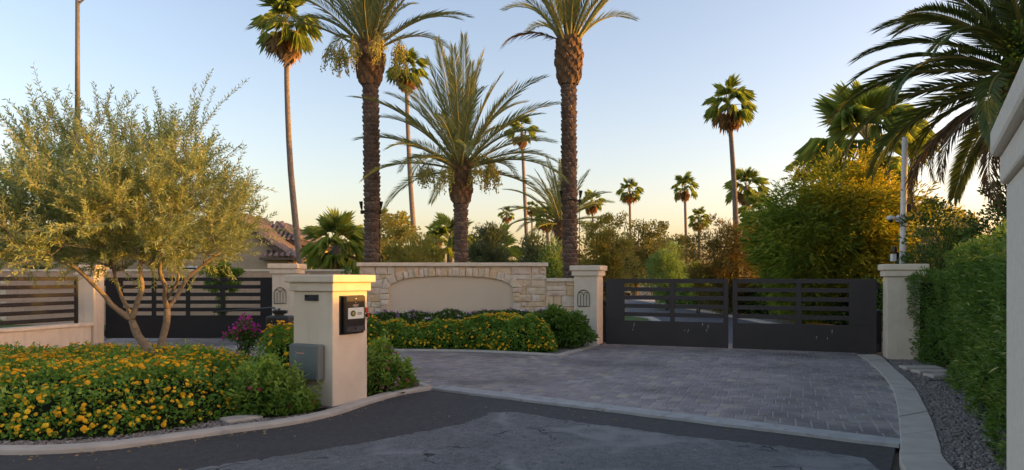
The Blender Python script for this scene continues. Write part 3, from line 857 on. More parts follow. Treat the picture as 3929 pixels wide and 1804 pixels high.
for chx in 'OSSLAND':
    w, h, t = .016, .020, .0045
    for s_ in SEG[chx]:
        q = {'a': (0, w, h - t, h), 'd': (0, w, 0, t), 'g': (0, w, h / 2 - t / 2, h / 2 + t / 2), 'f': (0, t, h / 2, h), 'e': (0, t, 0, h / 2), 'b': (w - t, w, h / 2, h), 'c': (w - t, w, 0, h / 2)}[s_]
        m_.add([(x + q[0], -.1374, .372 + q[2]), (x + q[1], -.1374, .372 + q[2]), (x + q[1], -.1374, .372 + q[3]), (x + q[0], -.1374, .372 + q[3])], [(0, 1, 2, 3)])
    x += .0205
m_.build('lettering', M['ink'], dr)

# ---- stone sign wall
WY = 16.30
sw = empty('stone_sign_wall', (-1.4, WY, 0), 'cream stone wall with arched blank panel between the two gates', 'wall')
OX = 1.4
def wloc(p): return (p[0] + OX, p[1], p[2])
X0, X1, ZT, XW, ZW = -3.60, .80, 1.86, 1.50, 1.50
m_ = MB(); m_.box(X0 + .04 + OX, X1 - .04 + OX, .034, .45, -.05, ZT); m_.build('core', M['mortar'], sw)
m_ = MB(); m_.box(X1 - .04 + OX, XW + OX, .036, .42, -.05, ZW); m_.build('wing_core', M['mortar'], sw)
m_ = MB(); m_.box(X0 - .05 + OX, X1 + .05 + OX, -.07, .5, ZT, ZT + .09); m_.build('coping', M['stucco_cap'], sw, bevel=.014)
m_ = MB(); m_.box(X1 + .003 + OX, XW + .06 + OX, -.05, .47, ZW, ZW + .085); m_.build('wing_coping', M['stucco_cap'], sw, bevel=.014)
PCX, PHW = -1.445, 1.465
def ptop(x):
    t = min(abs((x - PCX) / PHW), 1)
    return 1.395 + .242 * (1 - t ** 2.6) ** .6
xs = np.concatenate([[PCX - PHW], PCX - PHW * np.cos(np.linspace(0, math.pi, 50)), [PCX + PHW]])
poly = [(PCX - PHW, .0)] + [(x, ptop(x)) for x in xs[1:-1]] + [(PCX + PHW, .0)]
m_ = MB(); nP = len(poly)
m_.add([(x + OX, .028, z) for x, z in poly] + [(x + OX, .040, z) for x, z in poly], [tuple(range(nP))] + [(i, (i + 1) % nP, nP + (i + 1) % nP, nP + i) for i in range(nP)])
m_.build('blank_panel', M['panel'], sw)


def stone(poly2, yf, depth=.07, name='stone'):
    """stone with a rough pillowed face; poly2 = four (x,z) corners counter-clockwise seen from the front"""
    P = np.array(poly2, float); c = P.mean(0)
    P = P + R.normal(size=P.shape) * .005
    def ring(s, y, j): return [(c[0] + (q[0] - c[0]) * s + random.uniform(-j, j) + OX, y + random.uniform(-j, j), c[1] + (q[1] - c[1]) * s + random.uniform(-j, j)) for q in P]
    e = min(np.linalg.norm(P[1] - P[0]), np.linalg.norm(P[2] - P[1]))
    s1 = 1 - .05 / max(e, .05) * .16
    s2 = 1 - .05 / max(e, .05) * .62
    pr = random.uniform(-.008, .009)
    v = ring(s1, yf + depth, 0) + ring(s1, yf + .013 + pr, .003) + ring(s2, yf + pr, .005) + [(c[0] + OX + random.uniform(-.02, .02), yf + pr - random.uniform(.002, .014), c[1] + random.uniform(-.015, .015))]
    f = [(i, (i + 1) % 4, 4 + (i + 1) % 4, 4 + i) for i in range(4)] + [(4 + i, 4 + (i + 1) % 4, 8 + (i + 1) % 4, 8 + i) for i in range(4)] + [(8 + i, 8 + (i + 1) % 4, 12) for i in range(4)]
    m_ = MB(); m_.add(v, f)
    m_.build(name, M['stone'], sw)


RT = .20
line = [(PCX - PHW, z) for z in np.arange(.35, 1.395, .02)] + [(x, ptop(x)) for x in np.linspace(PCX - PHW, PCX + PHW, 160)] + [(PCX + PHW, z) for z in np.arange(1.395, .35, -.02)]
LN = np.array(line); seg = np.linalg.norm(np.diff(LN, axis=0), axis=1); S = np.concatenate([[0], np.cumsum(seg)])
def arc(s): return np.array([np.interp(s, S, LN[:, 0]), np.interp(s, S, LN[:, 1])])
def arcn(s):
    t = arc(min(s + .04, S[-1])) - arc(max(s - .04, 0)); t /= np.linalg.norm(t)
    return np.array([-t[1], t[0]])
s = 0.0
while s < S[-1] - .05:
    w = random.choice([.10, .12, .14, .17])
    s2 = min(s + w, S[-1])
    th = RT * random.uniform(.86, 1.06)
    a, b = arc(s), arc(s2)
    stone([a - arcn(s) * .012, b - arcn(s2) * .012, b + arcn(s2) * th, a + arcn(s) * th][::-1], -.035, .10, 'arch_stone')
    s = s2
def in_ring(x, z, mg):
    if z < 1.395: return abs(x - PCX) < PHW + mg
    if abs(x - PCX) > PHW + mg: return False
    d = np.min(np.hypot(LN[:, 0] - x, LN[:, 1] - z))
    inside = abs(x - PCX) < PHW and z < ptop(x)
    return inside or d < mg
def courses(xa, xb, za, zb, ring):
    z = za
    while z < zb - .02:
        h = random.choice([.13, .17, .21, .25]);
        if zb - (z + h) < .07: h = zb - z
        x = xa
        while x < xb - .01:
            w = random.choice([.18, .28, .38, .48])
            if xb - (x + w) < .1: w = xb - x
            pieces = [(x, x + w, z, z + h)]
            if h > .17 and random.random() < .25: pieces = [(x, x + w, z, z + h / 2), (x, x + w, z + h / 2, z + h)]
            for (a, b, c, e) in pieces:
                if ring:
                    if in_ring((a + b) / 2, (c + e) / 2, RT * .55) and in_ring(a, c, .12) and in_ring(b, c, .12): continue
                    if in_ring((a + b) / 2, c, .05) or in_ring(a, c, .04) or in_ring(b, c, .04) or in_ring(a, e, .04) or in_ring(b, e, .04):
                        # trim the stone back to the ring
                        if c < 1.35:
                            if (a + b) / 2 < PCX: b = min(b, PCX - PHW - RT * .8)
                            else: a = max(a, PCX + PHW + RT * .8)
                        else:
                            cc = max(c, ptop((a + b) / 2) + RT * .7)
                            c = cc
                        if b - a < .05 or e - c < .04: continue
                stone([(a, c), (b, c), (b, e), (a, e)], 0.0, .075)
            x += w
        z += h
courses(X0, X1, .35, ZT, True)
courses(X1, XW, .35, ZW, False)
for k in range(9):     # right end return of the tall part
    z0 = ZW + .085 + k * .1
    if z0 > ZT - .05: break
m_ = MB(); m_.box(X1 - .02 + OX, X1 + OX + .003, .002, .45, ZW + .085, ZT); m_.build('end_face', M['stone'], sw)

# planter ledge before it
pw = empty('planter_wall', (-1.4, 15.72, 0), 'low pale planter wall behind the orange flower hedge', 'wall')
m_ = MB(); m_.box(-2.9, 2.45, 0, .14, 0, .40); m_.build('low_wall', M['stucco'], pw, bevel=.01)
m_ = MB(); m_.box(-2.93, 2.48, -.03, .17, .40, .445); m_.build('ledge', M['stucco_cap'], pw, bevel=.01)
m_ = MB(); m_.box(-2.9, 2.45, .14, .57, 0, .39); m_.build('planter_soil', M['soil'], pw)

# ---- gates
def gate_leaf(name, label, A, B, outer_left, mull, wo, h0=.07, h1=1.57, metal='brown_metal', n=4, wo2=.10, zop=(.625, 1.475), drops=()):
    A = Vector(A); B = Vector(B); L = (B - A).length
    rz = math.atan2(B.y - A.y, B.x - A.x)
    root = empty(name, A, label, 'gate', None, rz)
    T = .025
    wl, wr = (wo, wo2) if outer_left else (wo2, wo)
    def part(nm, x0, x1, z0, z1, t=T):
        m_ = MB(); m_.box(x0, x1, -t, t, z0, z1); return m_.build(nm, M[metal], root, bevel=.004, seg=1)
    part('bottom_panel', 0, L, h0, zop[0])
    part('hinge_panel', 0 if outer_left else L - wo, wo if outer_left else L, zop[0], h1)
    if wo2: part('end_stile', L - wo2 if outer_left else 0, L if outer_left else wo2, zop[0], h1)
    part('top_rail', wl, L - wr, zop[1], h1)
    for mx in mull: part('mullion', mx - .05, mx + .05, zop[0], zop[1], T * .98)
    edges = [wl] + sum([[mx - .05, mx + .05] for mx in mull], []) + [L - wr]
    ph = (zop[1] - zop[0] - .0) / (n + 1)
    sh = .092
    gap = (zop[1] - zop[0] - n * sh) / (n + 1)
    for i in range(n):
        z0 = zop[0] + gap + i * (gap + sh)
        for a, b in zip(edges[0::2], edges[1::2]):
            part('slat', a, b, z0, z0 + sh, T * .8)
    for zz in (h0 + .12, h1 - .14):
        x = -.03 if outer_left else L + .03
        m_ = MB(); m_.tube([(x, 0, zz - .07), (x, 0, zz + .07)], .028, 10); m_.box(min(x, x + (.06 if outer_left else -.06)), max(x, x + (.06 if outer_left else -.06)), -.02, .02, zz - .03, zz + .03)
        m_.build('hinge', M['black_metal'], root)
    for (dx, dz, ln, lean) in drops:
        m_ = MB()
        pts = [(dx - .006, dz), (dx + .004, dz + .01), (dx + .009, dz), (dx + .004 - lean * .5, dz - ln * .5), (dx - lean, dz - ln), (dx - .004 - lean * .5, dz - ln * .55)]
        m_.add([(x, -T - .0012, z) for x, z in pts[::-1]], [tuple(range(len(pts)))])
        m_.build('bird_dropping', M['dropping'], root)
    return root


GA0, GB0 = Vector((2.17, 15.98, 0)), Vector((7.34, 13.95, 0))
GDv = (GB0 - GA0).normalized(); GL = (GB0 - GA0).length
mid = GL * .494
gate_leaf('driveway_gate', 'dark brown metal gate leaf next to the stone wall pillar', GA0, GA0 + GDv * (mid - .045), True, [mid * .55], .43,
          drops=[(.66, .56, .13, .03), (.62, .42, .03, .0), (1.86, .45, .09, .03), (1.78, .44, .03, 0), (2.16, .59, .07, 0), (2.28, .56, .11, .01), (2.24, .46, .06, -.02)])
gate_leaf('driveway_gate', 'black metal gate leaf on the right, next to the hedge', GA0 + GDv * (mid + .045), GB0, False, [mid * .48], .50,
          drops=[(1.66, .38, .08, .01), (1.86, .36, .05, -.01), (1.95, .52, .09, 0)])
gate_leaf('driveway_gate', 'black slatted metal gate behind the olive tree on the left', (-10.14, 17.3, 0), (-5.93, 17.3, 0), True, [1.20, 2.05, 2.92], .42, metal='black_metal', wo2=.35, zop=(.655, 1.51), h1=1.60, h0=.085)

# ---- left low wall and fence
E = Vector((-9.93, 16.42, 0)); wd = Vector((.297, .955, 0)); LW = 5.2
lw0 = E - wd * LW
lrz = math.atan2(wd.y, wd.x)
lw = empty('low_wall', lw0, 'low beige stucco wall under the black fence at far left', 'wall', None, lrz)
m_ = MB(); m_.box(0, LW - .05, 0, .28, -.05, .46); m_.build('wall_body', M['stucco'], lw, bevel=.01)
m_ = MB(); m_.box(0, LW - .02, -.05, .33, .46, .535); m_.build('coping', M['stucco_cap'], lw, bevel=.012)
for k, (xa, xb, lab) in enumerate([(LW - 2.42, LW - .30, 'black slatted fence panel on low wall beside olive tree'), (LW - 4.7, LW - 2.6, 'black slatted fence panel on low wall, mostly beyond the left edge')]):
    fp = empty('slatted_fence', lw0, lab, 'fence', None, lrz)
    for xx in (xa, xb - .06):
        m_ = MB(); m_.box(xx, xx + .06, .10, .17, .535, 1.62); m_.build('post', M['black_metal'], fp, bevel=.004, seg=1)
    for i in range(6):
        z0 = .60 + i * .186
        m_ = MB(); m_.box(xa + .06, xb - .06, .112, .158, z0, z0 + .086); m_.build('rail', M['black_metal'], fp, bevel=.004, seg=1)

# ---- block wall behind
bw = empty('block_wall', (-17.0, 23.0, 0), 'tan concrete block wall seen through the left gate slats', 'wall')
for r in range(9):
    for c in range(27):
        pass
blk = MB(); blk.box(.004, .394, 0, .06, .004, .196); bme = blk.mesh('block', M['block'])
cap_b = MB()
m_ = MB(); m_.box(0, 11.6, .02, .2, -.05, 1.8); m_.build('wall_core', M['mortar'], bw)
for r in range(9):
    for c in range(30):
        x = c * .398 + (.2 if r % 2 else 0)
        if x + .398 > 11.6 or (-17 + x) / 23 * FPX + U0 < -60: continue
        link('block', bme, bw, (x, random.uniform(-.004, .003), r * .2))
m_ = MB(); m_.box(-.02, 11.63, -.03, .24, 1.8, 1.87); m_.build('coping', M['stucco_cap'], bw, bevel=.01)

# ================================================================== HOUSE
hs = empty('house', (-12.5, 30, 0), 'beige stucco house with brown tiled roofs behind the left gate', 'house')
HX = 12.5
m_ = MB()      # front gabled wing
gx0, gx1, gp_, ge, gpk = -15.4, -9.75, -12.6, 2.55, 4.5
gv = [(gx0 + HX, 0, -.05), (gx1 + HX, 0, -.05), (gx1 + HX, 0, ge), (gp_ + HX, 0, gpk), (gx0 + HX, 0, ge)]
bv = [(a, 6, c) for a, b, c in gv]
m_.add(gv + bv, [(0, 1, 2, 3, 4), (9, 8, 7, 6, 5), (1, 6, 7, 2), (0, 4, 9, 5), (2, 7, 8, 3), (3, 8, 9, 4)])
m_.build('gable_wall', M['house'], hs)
def slope_roof(nm, a, b, y0, y1, t=.10):
    """roof plane from eave point a (x,z) to ridge b (x,z)"""
    m_ = MB(); (x0, z0), (x1, z1) = a, b
    m_.add([(x0 + HX, y0, z0), (x1 + HX, y0, z1), (x1 + HX, y1, z1), (x0 + HX, y1, z0), (x0 + HX, y0, z0 + t), (x1 + HX, y0, z1 + t), (x1 + HX, y1, z1 + t), (x0 + HX, y1, z0 + t)],
           [(0, 1, 2, 3), (7, 6, 5, 4), (0, 4, 5, 1), (1, 5, 6, 2), (2, 6, 7, 3), (3, 7, 4, 0)])
    return m_.build(nm, M['roof_under'], hs)
sl = (gpk - ge) / (gx1 - gp_)
rr = slope_roof('right_roof', (gx1 + .35, ge - .35 * sl + .02), (gp_, gpk + .02), -.3, 5.5)
rl = slope_roof('left_roof', (gx0 - .35, ge - .35 * sl + .02), (gp_, gpk + .02), -.3, 5.5)
# fascia boards along the gable
for nm, (xa, za), (xb, zb) in [('fascia', (gx1 + .37, ge - .37 * sl - .10), (gp_, gpk - .10)), ('fascia', (gx0 - .37, ge - .37 * sl - .10), (gp_, gpk - .10))]:
    m_ = MB(); m_.add([(xa + HX, -.335, za), (xb + HX, -.335, zb), (xb + HX, -.335, zb + .17), (xa + HX, -.335, za + .17), (xa + HX, -.302, za), (xb + HX, -.302, zb), (xb + HX, -.302, zb + .17), (xa + HX, -.302, za + .17)],
                      [(0, 1, 2, 3), (7, 6, 5, 4), (0, 4, 5, 1), (3, 2, 6, 7), (0, 3, 7, 4), (1, 5, 6, 2)]); m_.build(nm, M['fascia'], hs)


def tile_mesh(L=.42, w=.25, r=.085):
    m_ = MB(); v = []; n = 6
    for j, (yy, rs) in enumerate([(0, 1.0), (L, .86)]):
        for k in range(n + 1):
            q = math.pi * k / n
            v.append((math.cos(q) * r * rs * 1.15, yy, math.sin(q) * r * rs))
        for k in range(n + 1):
            q = math.pi * k / n
            v.append((math.cos(q) * (r * 1.15 - .02) * rs, yy, math.sin(q) * (r - .02) * rs))
    a = n + 1
    f = [(k, k + 1, 2 * a + k + 1, 2 * a + k) for k in range(n)] + [(a + k, k, k + 1, a + k + 1)[::-1] for k in range(n)]
    m_.add(v, f)
    return m_.mesh('roof_tile', M['tile'], smooth=False)


TILE = tile_mesh()


def tiles(parent, o, along, upv, nrm, w, h, fits, step=(.25, .36)):
    """lay barrel tiles on a plane from o; along = eave direction, upv = up the slope"""
    o, along, upv, nrm = map(Vector, (o, along, upv, nrm))
    Rm = Matrix((along, upv, nrm)).transposed().to_4x4()
    cnt = 0
    r = 0
    while r * step[1] < h:
        c = 0
        while c * step[0] < w:
            x, y_ = (c + .5) * step[0], r * step[1]
            if fits(x, y_):
                p = o + along * x + upv * y_ + nrm * .012
                ob = link('roof_tile', TILE, parent)
                ob.matrix_local = Matrix.Translation(p) @ Rm @ Matrix.Rotation(random.uniform(-.03, .03) + .07, 4, 'X')
                cnt += 1
            c += 1
        r += 1
    return cnt


up = Vector((-1, 0, sl)).normalized(); nr = Vector((sl, 0, 1)).normalized()
a = Vector((gx1 + .42 + HX, -.36, ge - .42 * sl + .13))
tiles(rr, a, (0, 1, 0), up, nr, 1.6, 3.7, lambda x, y_: x < .6 or y_ < .8)
# hipped wing further back
h0x, h1x, hy0, hy1, hz, hpk = -17.0, -10.15, 3.0, 11.0, 3.32, 4.2
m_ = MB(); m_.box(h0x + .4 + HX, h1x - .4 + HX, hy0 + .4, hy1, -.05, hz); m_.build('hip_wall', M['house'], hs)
ax, ay = -11.55, hy0 + 1.4
m_ = MB()
v = [(h0x + HX, hy0, hz), (h1x + HX, hy0, hz), (h1x + HX, hy1, hz), (h0x + HX, hy1, hz), (ax + HX, ay, hpk), (ax + HX, hy1, hpk), (h0x + 1.4 + HX, ay, hpk), (h0x + 1.4 + HX, hy1, hpk)]
m_.add(v, [(0, 1, 4, 6), (1, 2, 5, 4), (4, 5, 7, 6), (0, 6, 7, 3), (3, 2, 1, 0)])
hr = m_.build('hip_roof', M['roof_under'], hs)
m_ = MB(); m_.box(h0x + HX - .02, h1x + HX + .02, hy0 - .03, hy0, hz - .16, hz + .02); m_.build('fascia', M['fascia'], hs)
m_ = MB(); m_.box(h1x + HX, h1x + HX + .03, hy0 - .03, hy1, hz - .16, hz + .02); m_.build('fascia', M['fascia'], hs)
rise = hpk - hz
u1 = Vector((0, 1.4, rise)).normalized(); n1 = Vector((0, -rise, 1.4)).normalized()
tiles(hr, (-13.3 + HX, hy0 - .06, hz + .01), (1, 0, 0), u1, n1, 3.2, 1.62, lambda x, y_: x < 3.15 - y_ * .86)
u2 = Vector((-1.4, 0, rise)).normalized(); n2 = Vector((rise, 0, 1.4)).normalized()
tiles(hr, (h1x + .06 + HX, hy0, hz + .01), (0, 1, 0), u2, n2, 4.2, 1.62, lambda x, y_: x > y_ * .86)
for k in range(5):     # hip ridge tiles
    p = Vector((h1x + HX, hy0, hz + .06)).lerp(Vector((ax + HX, ay, hpk + .06)), k / 5)
    t = (Vector((ax, ay, hpk)) - Vector((h1x, hy0, hz))).normalized()
    s_ = t.cross(Vector((0, 0, 1))).normalized(); n_ = s_.cross(t)
    ob = link('ridge_tile', TILE, hr); ob.matrix_local = Matrix.Translation(p) @ Matrix((s_, t, n_)).transposed().to_4x4() @ Matrix.Diagonal((1.3, 1.1, 1.3, 1))
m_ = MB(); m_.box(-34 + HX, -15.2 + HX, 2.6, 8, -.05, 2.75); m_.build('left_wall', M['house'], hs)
m_ = MB(); m_.add([(-34 + HX, 2.1, 2.75), (-14.6 + HX, 2.1, 2.75), (-14.6 + HX, 8, 2.75), (-34 + HX, 8, 2.75), (-34 + HX, 5, 4.1), (-16.5 + HX, 5, 4.1)], [(0, 1, 5, 4), (1, 2, 5), (2, 3, 4, 5), (0, 4, 3), (3, 2, 1, 0)]); m_.build('left_wing_roof', M['roof_under'], hs)
for xx in (-30.0, -26.5, -23.0, -19.5):
    m_ = MB(); m_.box(xx + HX, xx + 1.4 + HX, 2.57, 2.6, .9, 2.2); w_ = m_.build('window', M['fascia'], hs)
    m_ = MB(); m_.add([(xx + .08 + HX, 2.566, .98), (xx + 1.32 + HX, 2.566, .98), (xx + 1.32 + HX, 2.566, 2.12), (xx + .08 + HX, 2.566, 2.12)], [(0, 1, 2, 3)]); m_.build('pane', M['glass'], w_)
# window, entry post and low eave piece
wn_ = MB(); wn_.box(-15.0 + HX, -13.6 + HX, -.02, .02, 1.0, 2.1); w_ = wn_.build('window', M['white_metal'], hs)
m_ = MB(); m_.add([(-14.93 + HX, -.023, 1.07), (-13.67 + HX, -.023, 1.07), (-13.67 + HX, -.023, 2.03), (-14.93 + HX, -.023, 2.03)], [(0, 1, 2, 3)]); m_.build('pane', M['glass'], w_)
m_ = MB(); m_.box(-10.75 + HX, -9.35 + HX, -.55, -.003, 2.35, 2.45); le = m_.build('eave_return', M['roof_under'], hs)
tiles(le, (-10.7 + HX, -.6, 2.46), (1, 0, 0), (0, .93, .37), (0, -.37, .93), 1.3, .4, lambda x, y_: True)
m_ = MB(); m_.box(-9.7 + HX, -7.6 + HX, 4.2, 10, -.05, 2.6); m_.build('entry_wall', M['house'], hs)
m_ = MB(); m_.box(-8.9 + HX, -8.55 + HX, 2.0, 2.35, -.05, 2.45); m_.build('porch_post', M['wood'], hs)
m_ = MB(); m_.box(-9.9 + HX, -7.3 + HX, 1.8, 4.6, 2.45, 2.6); m_.build('porch_roof', M['roof_under'], hs)

# ================================================================== PALMS
def frond_mesh(name, L=3.2, droop=1.0, n=50, ll=.46, lw_=.030, mat=None, vee=.45, start=.14, pmat='petiole', hang=0.0, jit=.1):
    """feather frond along +x from the origin, sagging as it goes out"""
    pts, tans = [], []
    p = np.zeros(3); m = 22
    for i in range(m + 1):
        t = i / m
        a = -droop * t ** 1.7
        d = np.array([math.cos(a), 0, math.sin(a)])
        pts.append(p.copy()); tans.append(d)
        p = p + d * L / m
    P, T = np.array(pts), np.array(tans)
    mb = MB()
    rad = [max(.045 * (1 - i / m) ** .8 * (L / 3.2), .005) for i in range(m + 1)]
    mb.tube([tuple(q) for q in P], rad, 4, mi=1, caps=False)
    var = [.5] * len(mb.f)
    for i in range(n):
        t = start + (1 - start) * (i + .5) / n
        x = np.array([np.interp(t, np.linspace(0, 1, m + 1), P[:, k]) for k in range(3)])
        tg = np.array([np.interp(t, np.linspace(0, 1, m + 1), T[:, k]) for k in range(3)])
        upn = np.array([-tg[2], 0, tg[0]])
        th = math.radians(54 - 32 * t)
        ln = ll * (.45 + .75 * math.sin(math.pi * min(1, (t - start) / (1 - start) * .8 + .16)))
        for s_ in (-1, 1):
            side = np.array([0, s_, 0.0])
            q = vee + random.uniform(-jit, jit) * 2
            d = tg * math.cos(th + random.uniform(-jit, jit)) + (side * math.cos(q) + upn * math.sin(q)) * math.sin(th)
            d /= np.linalg.norm(d)
            wv = np.cross(d, upn); wv /= max(np.linalg.norm(wv), 1e-6)
            l2 = ln * random.uniform(.85, 1.1)
            e = x + d * l2 + np.array([0, 0, -1]) * l2 * (.10 + hang)
            md = x + d * l2 * .4 + np.array([0, 0, -1]) * l2 * hang * .3
            mb.add([x, md + wv * lw_ * .5, e, md - wv * lw_ * .5], [(0, 1, 2), (0, 2, 3)])
            var += [min(1, max(0, random.gauss(.45, .25)))] * 2
    return mb.mesh(name, [mat or L_date, M[pmat]], var=var)


def fan_mesh(name, pet=.8, rad=.8, n=26, spread=2.5, mat=None, droop=.35, pmat='petiole', w=.027):
    """costapalmate fan leaf: petiole along +x, blade beyond it"""
    mb = MB()
    mb.tube([(0, 0, 0), (pet * .5, 0, .02 * pet), (pet, 0, 0)], [.028, .02, .014], 4, mi=1, caps=False)
    var = [.5] * len(mb.f)
    for i in range(n):
        a = (i / (n - 1) - .5) * spread + random.uniform(-.03, .03)
        r_ = rad * (1 - .22 * abs(a / (spread / 2)) ** 2) * random.uniform(.88, 1.08)
        d = np.array([math.cos(a), math.sin(a), 0.0])
        s_ = np.array([-d[1], d[0], 0])
        z1 = (.10 if i % 2 else -.02) * rad * .5 - abs(a) * .04 * rad
        b0 = np.array([pet * .97, 0, 0])
        m1 = b0 + d * r_ * .55 + np.array([0, 0, z1 + .03 * rad])
        tip = b0 + d * r_ + np.array([0, 0, z1 - droop * rad * random.uniform(.5, 1.3)])
        ww = w * rad
        mb.add([b0, m1 + s_ * ww, tip, m1 - s_ * ww], [(0, 1, 2), (0, 2, 3)])
        var += [min(1, max(0, random.gauss(.5, .25)))] * 2
    return mb.mesh(name, [mat or L_wash, M[pmat]], var=var)


def aim(az, el, roll=0.0):
    """euler for something modelled along +x to point at azimuth az, elevation el"""
    return (Matrix.Rotation(az, 4, 'Z') @ Matrix.Rotation(-el, 4, 'Y') @ Matrix.Rotation(roll, 4, 'X')).to_euler()


FR = {'up': [frond_mesh('frond', 3.3, random.uniform(.2, .4)) for _ in range(3)],
      'mid': [frond_mesh('frond', 3.4, random.uniform(.65, .9)) for _ in range(3)],
      'low': [frond_mesh('frond', 3.3, random.uniform(.95, 1.25)) for _ in range(3)],
      'dead': [frond_mesh('dead_frond', 2.8, 1.5, 40, .42, .03, L_brown, .1, .2, 'boot', .35, .25) for _ in range(2)]}
FANS = {'up': [fan_mesh('fan_leaf', .7, .8, 24, droop=.3) for _ in range(3)],
        'mid': [fan_mesh('fan_leaf', .75, .82, 24, droop=.75) for _ in range(3)],
        'dead': [fan_mesh('dead_leaf', .55, .8, 18, 2.0, L_straw, .9, 'collar') for _ in range(3)]}


def path_pts(base, top, bow=(0, 0), n=14):
    b, t = Vector(base), Vector(top)
    return [b.lerp(t, k / n) + Vector((bow[0], bow[1], 0)) * math.sin(math.pi * k / n) for k in range(n + 1)]


def date_trunk(root, base, top, r, bow=(0, 0), collar=1.05, cr=1.45, seed=0):
    P = path_pts(base, top, bow, 16); b = Vector(base)
    L = (Vector(top) - b).length
    def pos(t):
        k = min(max(t, 0), 1) * 16; i = min(int(k), 15); return P[i].lerp(P[i + 1], k - i)
    mb = MB(); mb.tube([p - b for p in P], [r * .86] * 17, 14)
    mb.build('trunk', M['bark_date'], root, smooth=True)
    for nm, mat, z0, z1, step, nr_, sc in [('leaf_scars', M['boot'], 0, L - collar, .112, 6, 1.0), ('leaf_boots', M['collar'], L - collar, L, .105, 9, cr)]:
        mb = MB(); var = []
        z = z0; row = 0
        while z < z1:
            for k in range(nr_):
                q = 2 * math.pi * (k + .5 * (row % 2) + .13 * row) / nr_ + random.uniform(-.06, .06)
                bulge = 1.0
                if sc > 1:
                    f_ = (z - z0) / collar
                    bulge = sc * (.82 + .42 * math.sin(math.pi * (f_ * .75 + .12)))
                c = pos(z / L) - b
                o = Vector((math.cos(q), math.sin(q), 0)); s_ = Vector((-o.y, o.x, 0)); u_ = Vector((0, 0, 1))
                ri = r * .80 * bulge; ro = r * (1.02 * bulge) + (random.uniform(.012, .034) if sc == 1 else random.uniform(.0, .06))
                hw = math.pi * r * bulge / nr_ * 1.08
                hh = (.098 if sc == 1 else .15) * random.uniform(.85, 1.2)
                zz = random.uniform(-.012, .012)
                lift = .02 if sc == 1 else .06
                v = [c + o * ri + s_ * hw + u_ * zz, c + o * ri - s_ * hw + u_ * zz, c + o * (ri + .02) + u_ * (zz - .05),
                     c + o * ro + s_ * hw * .45 + u_ * (zz + hh * .62 + lift), c + o * ro - s_ * hw * .45 + u_ * (zz + hh * .62 + lift), c + o * ro * .98 + u_ * (zz + hh * .25),
                     c + o * ri + s_ * hw * .8 + u_ * (zz + hh), c + o * ri - s_ * hw * .8 + u_ * (zz + hh)]
                mb.add(v, [(2, 0, 3, 5), (2, 5, 4, 1), (5, 3, 4), (0, 6, 3), (1, 4, 7), (3, 6, 7, 4)])
                x = random.random()
                var += [x * .35, x * .35, x * .4, x * .6, x * .6, .55 + x * .45]
            z += step; row += 1
        tag(mb.build(nm, mat, root, var=var), kind='stuff')
    return pos


def fruit(root, org_, az, reach, drop, n=170, spread=.28):
    """hanging date bunch on an arched stalk"""
    st = Vector(org_); d = Vector((math.cos(az), math.sin(az), 0))
    e = st + d * reach + Vector((0, 0, .25 - drop * .3))
    mb = MB(); mb.tube([st, st.lerp(e, .55) + Vector((0, 0, .22)), e], [.022, .016, .011], 5)
    var = [.3] * len(mb.f)
    for k in range(22):
        q = random.uniform(0, 6.28); s_ = spread * random.uniform(.3, 1)
        f_ = e + Vector((math.cos(q) * s_, math.sin(q) * s_, -drop * random.uniform(.45, 1.0)))
        mb.tube([e, e.lerp(f_, .5) + Vector((math.cos(q), math.sin(q), 0)) * s_ * .35, f_], .004, 3, caps=False)
        var += [.9] * (len(mb.f) - len(var))
        for j in range(n // 22):
            t = random.uniform(.35, 1.0)
            c = e.lerp(f_, t) + Vector((random.gauss(0, .022), random.gauss(0, .022), random.gauss(0, .02)))
            mb.add([c + Vector(x) * .021 for x in [(1, 0, 0), (0, 1, 0), (-1, 0, 0), (0, -1, 0), (0, 0, 1.35), (0, 0, -1.35)]], [(0, 1, 4), (1, 2, 4), (2, 3, 4), (3, 0, 4), (1, 0, 5), (2, 1, 5), (3, 2, 5), (0, 3, 5)])
            var += [random.random() * .6] * 8
    tag(mb.build('fruit_bunch', L_fruit, root, var=var), kind='stuff')


def date_palm(label, base, top, r, scale, elev, n, bow=(0, 0), collar=1.05, cr=1.45, bunches=(), dead=(), name='date_palm', seed=3, az0=.4):
    rs = random.Random(seed)
    root = empty(name, base, label, 'palm tree')
    date_trunk(root, base, top, r, bow, collar, cr)
    hd = Vector(top) - Vector(base)
    for k in range(n):
        f_ = k / (n - 1)
        az = az0 + k * 2.39996 + rs.uniform(-.15, .15)
        el = math.radians(elev[0] + (elev[1] - elev[0]) * f_ ** 1.15 + rs.uniform(-6, 6))
        kind = 'up' if f_ < .35 else ('mid' if f_ < .75 else 'low')
        me = rs.choice(FR[kind])
        o = hd + Vector((math.cos(az), math.sin(az), 0)) * r * (.25 + .7 * f_) + Vector((0, 0, .10 - .25 * f_))
        link('frond', me, root, o, aim(az, el, rs.uniform(-.35, .35)), scale * rs.uniform(.85, 1.08))
    for az, el in dead:
        link('dead_frond', rs.choice(FR['dead']), root, hd + Vector((0, 0, -.1)), aim(az, el), scale * .8)
    for az, reach, drop in bunches:
        fruit(root, hd + Vector((math.cos(az), math.sin(az), 0)) * r * .8, az, reach, drop)
    return root


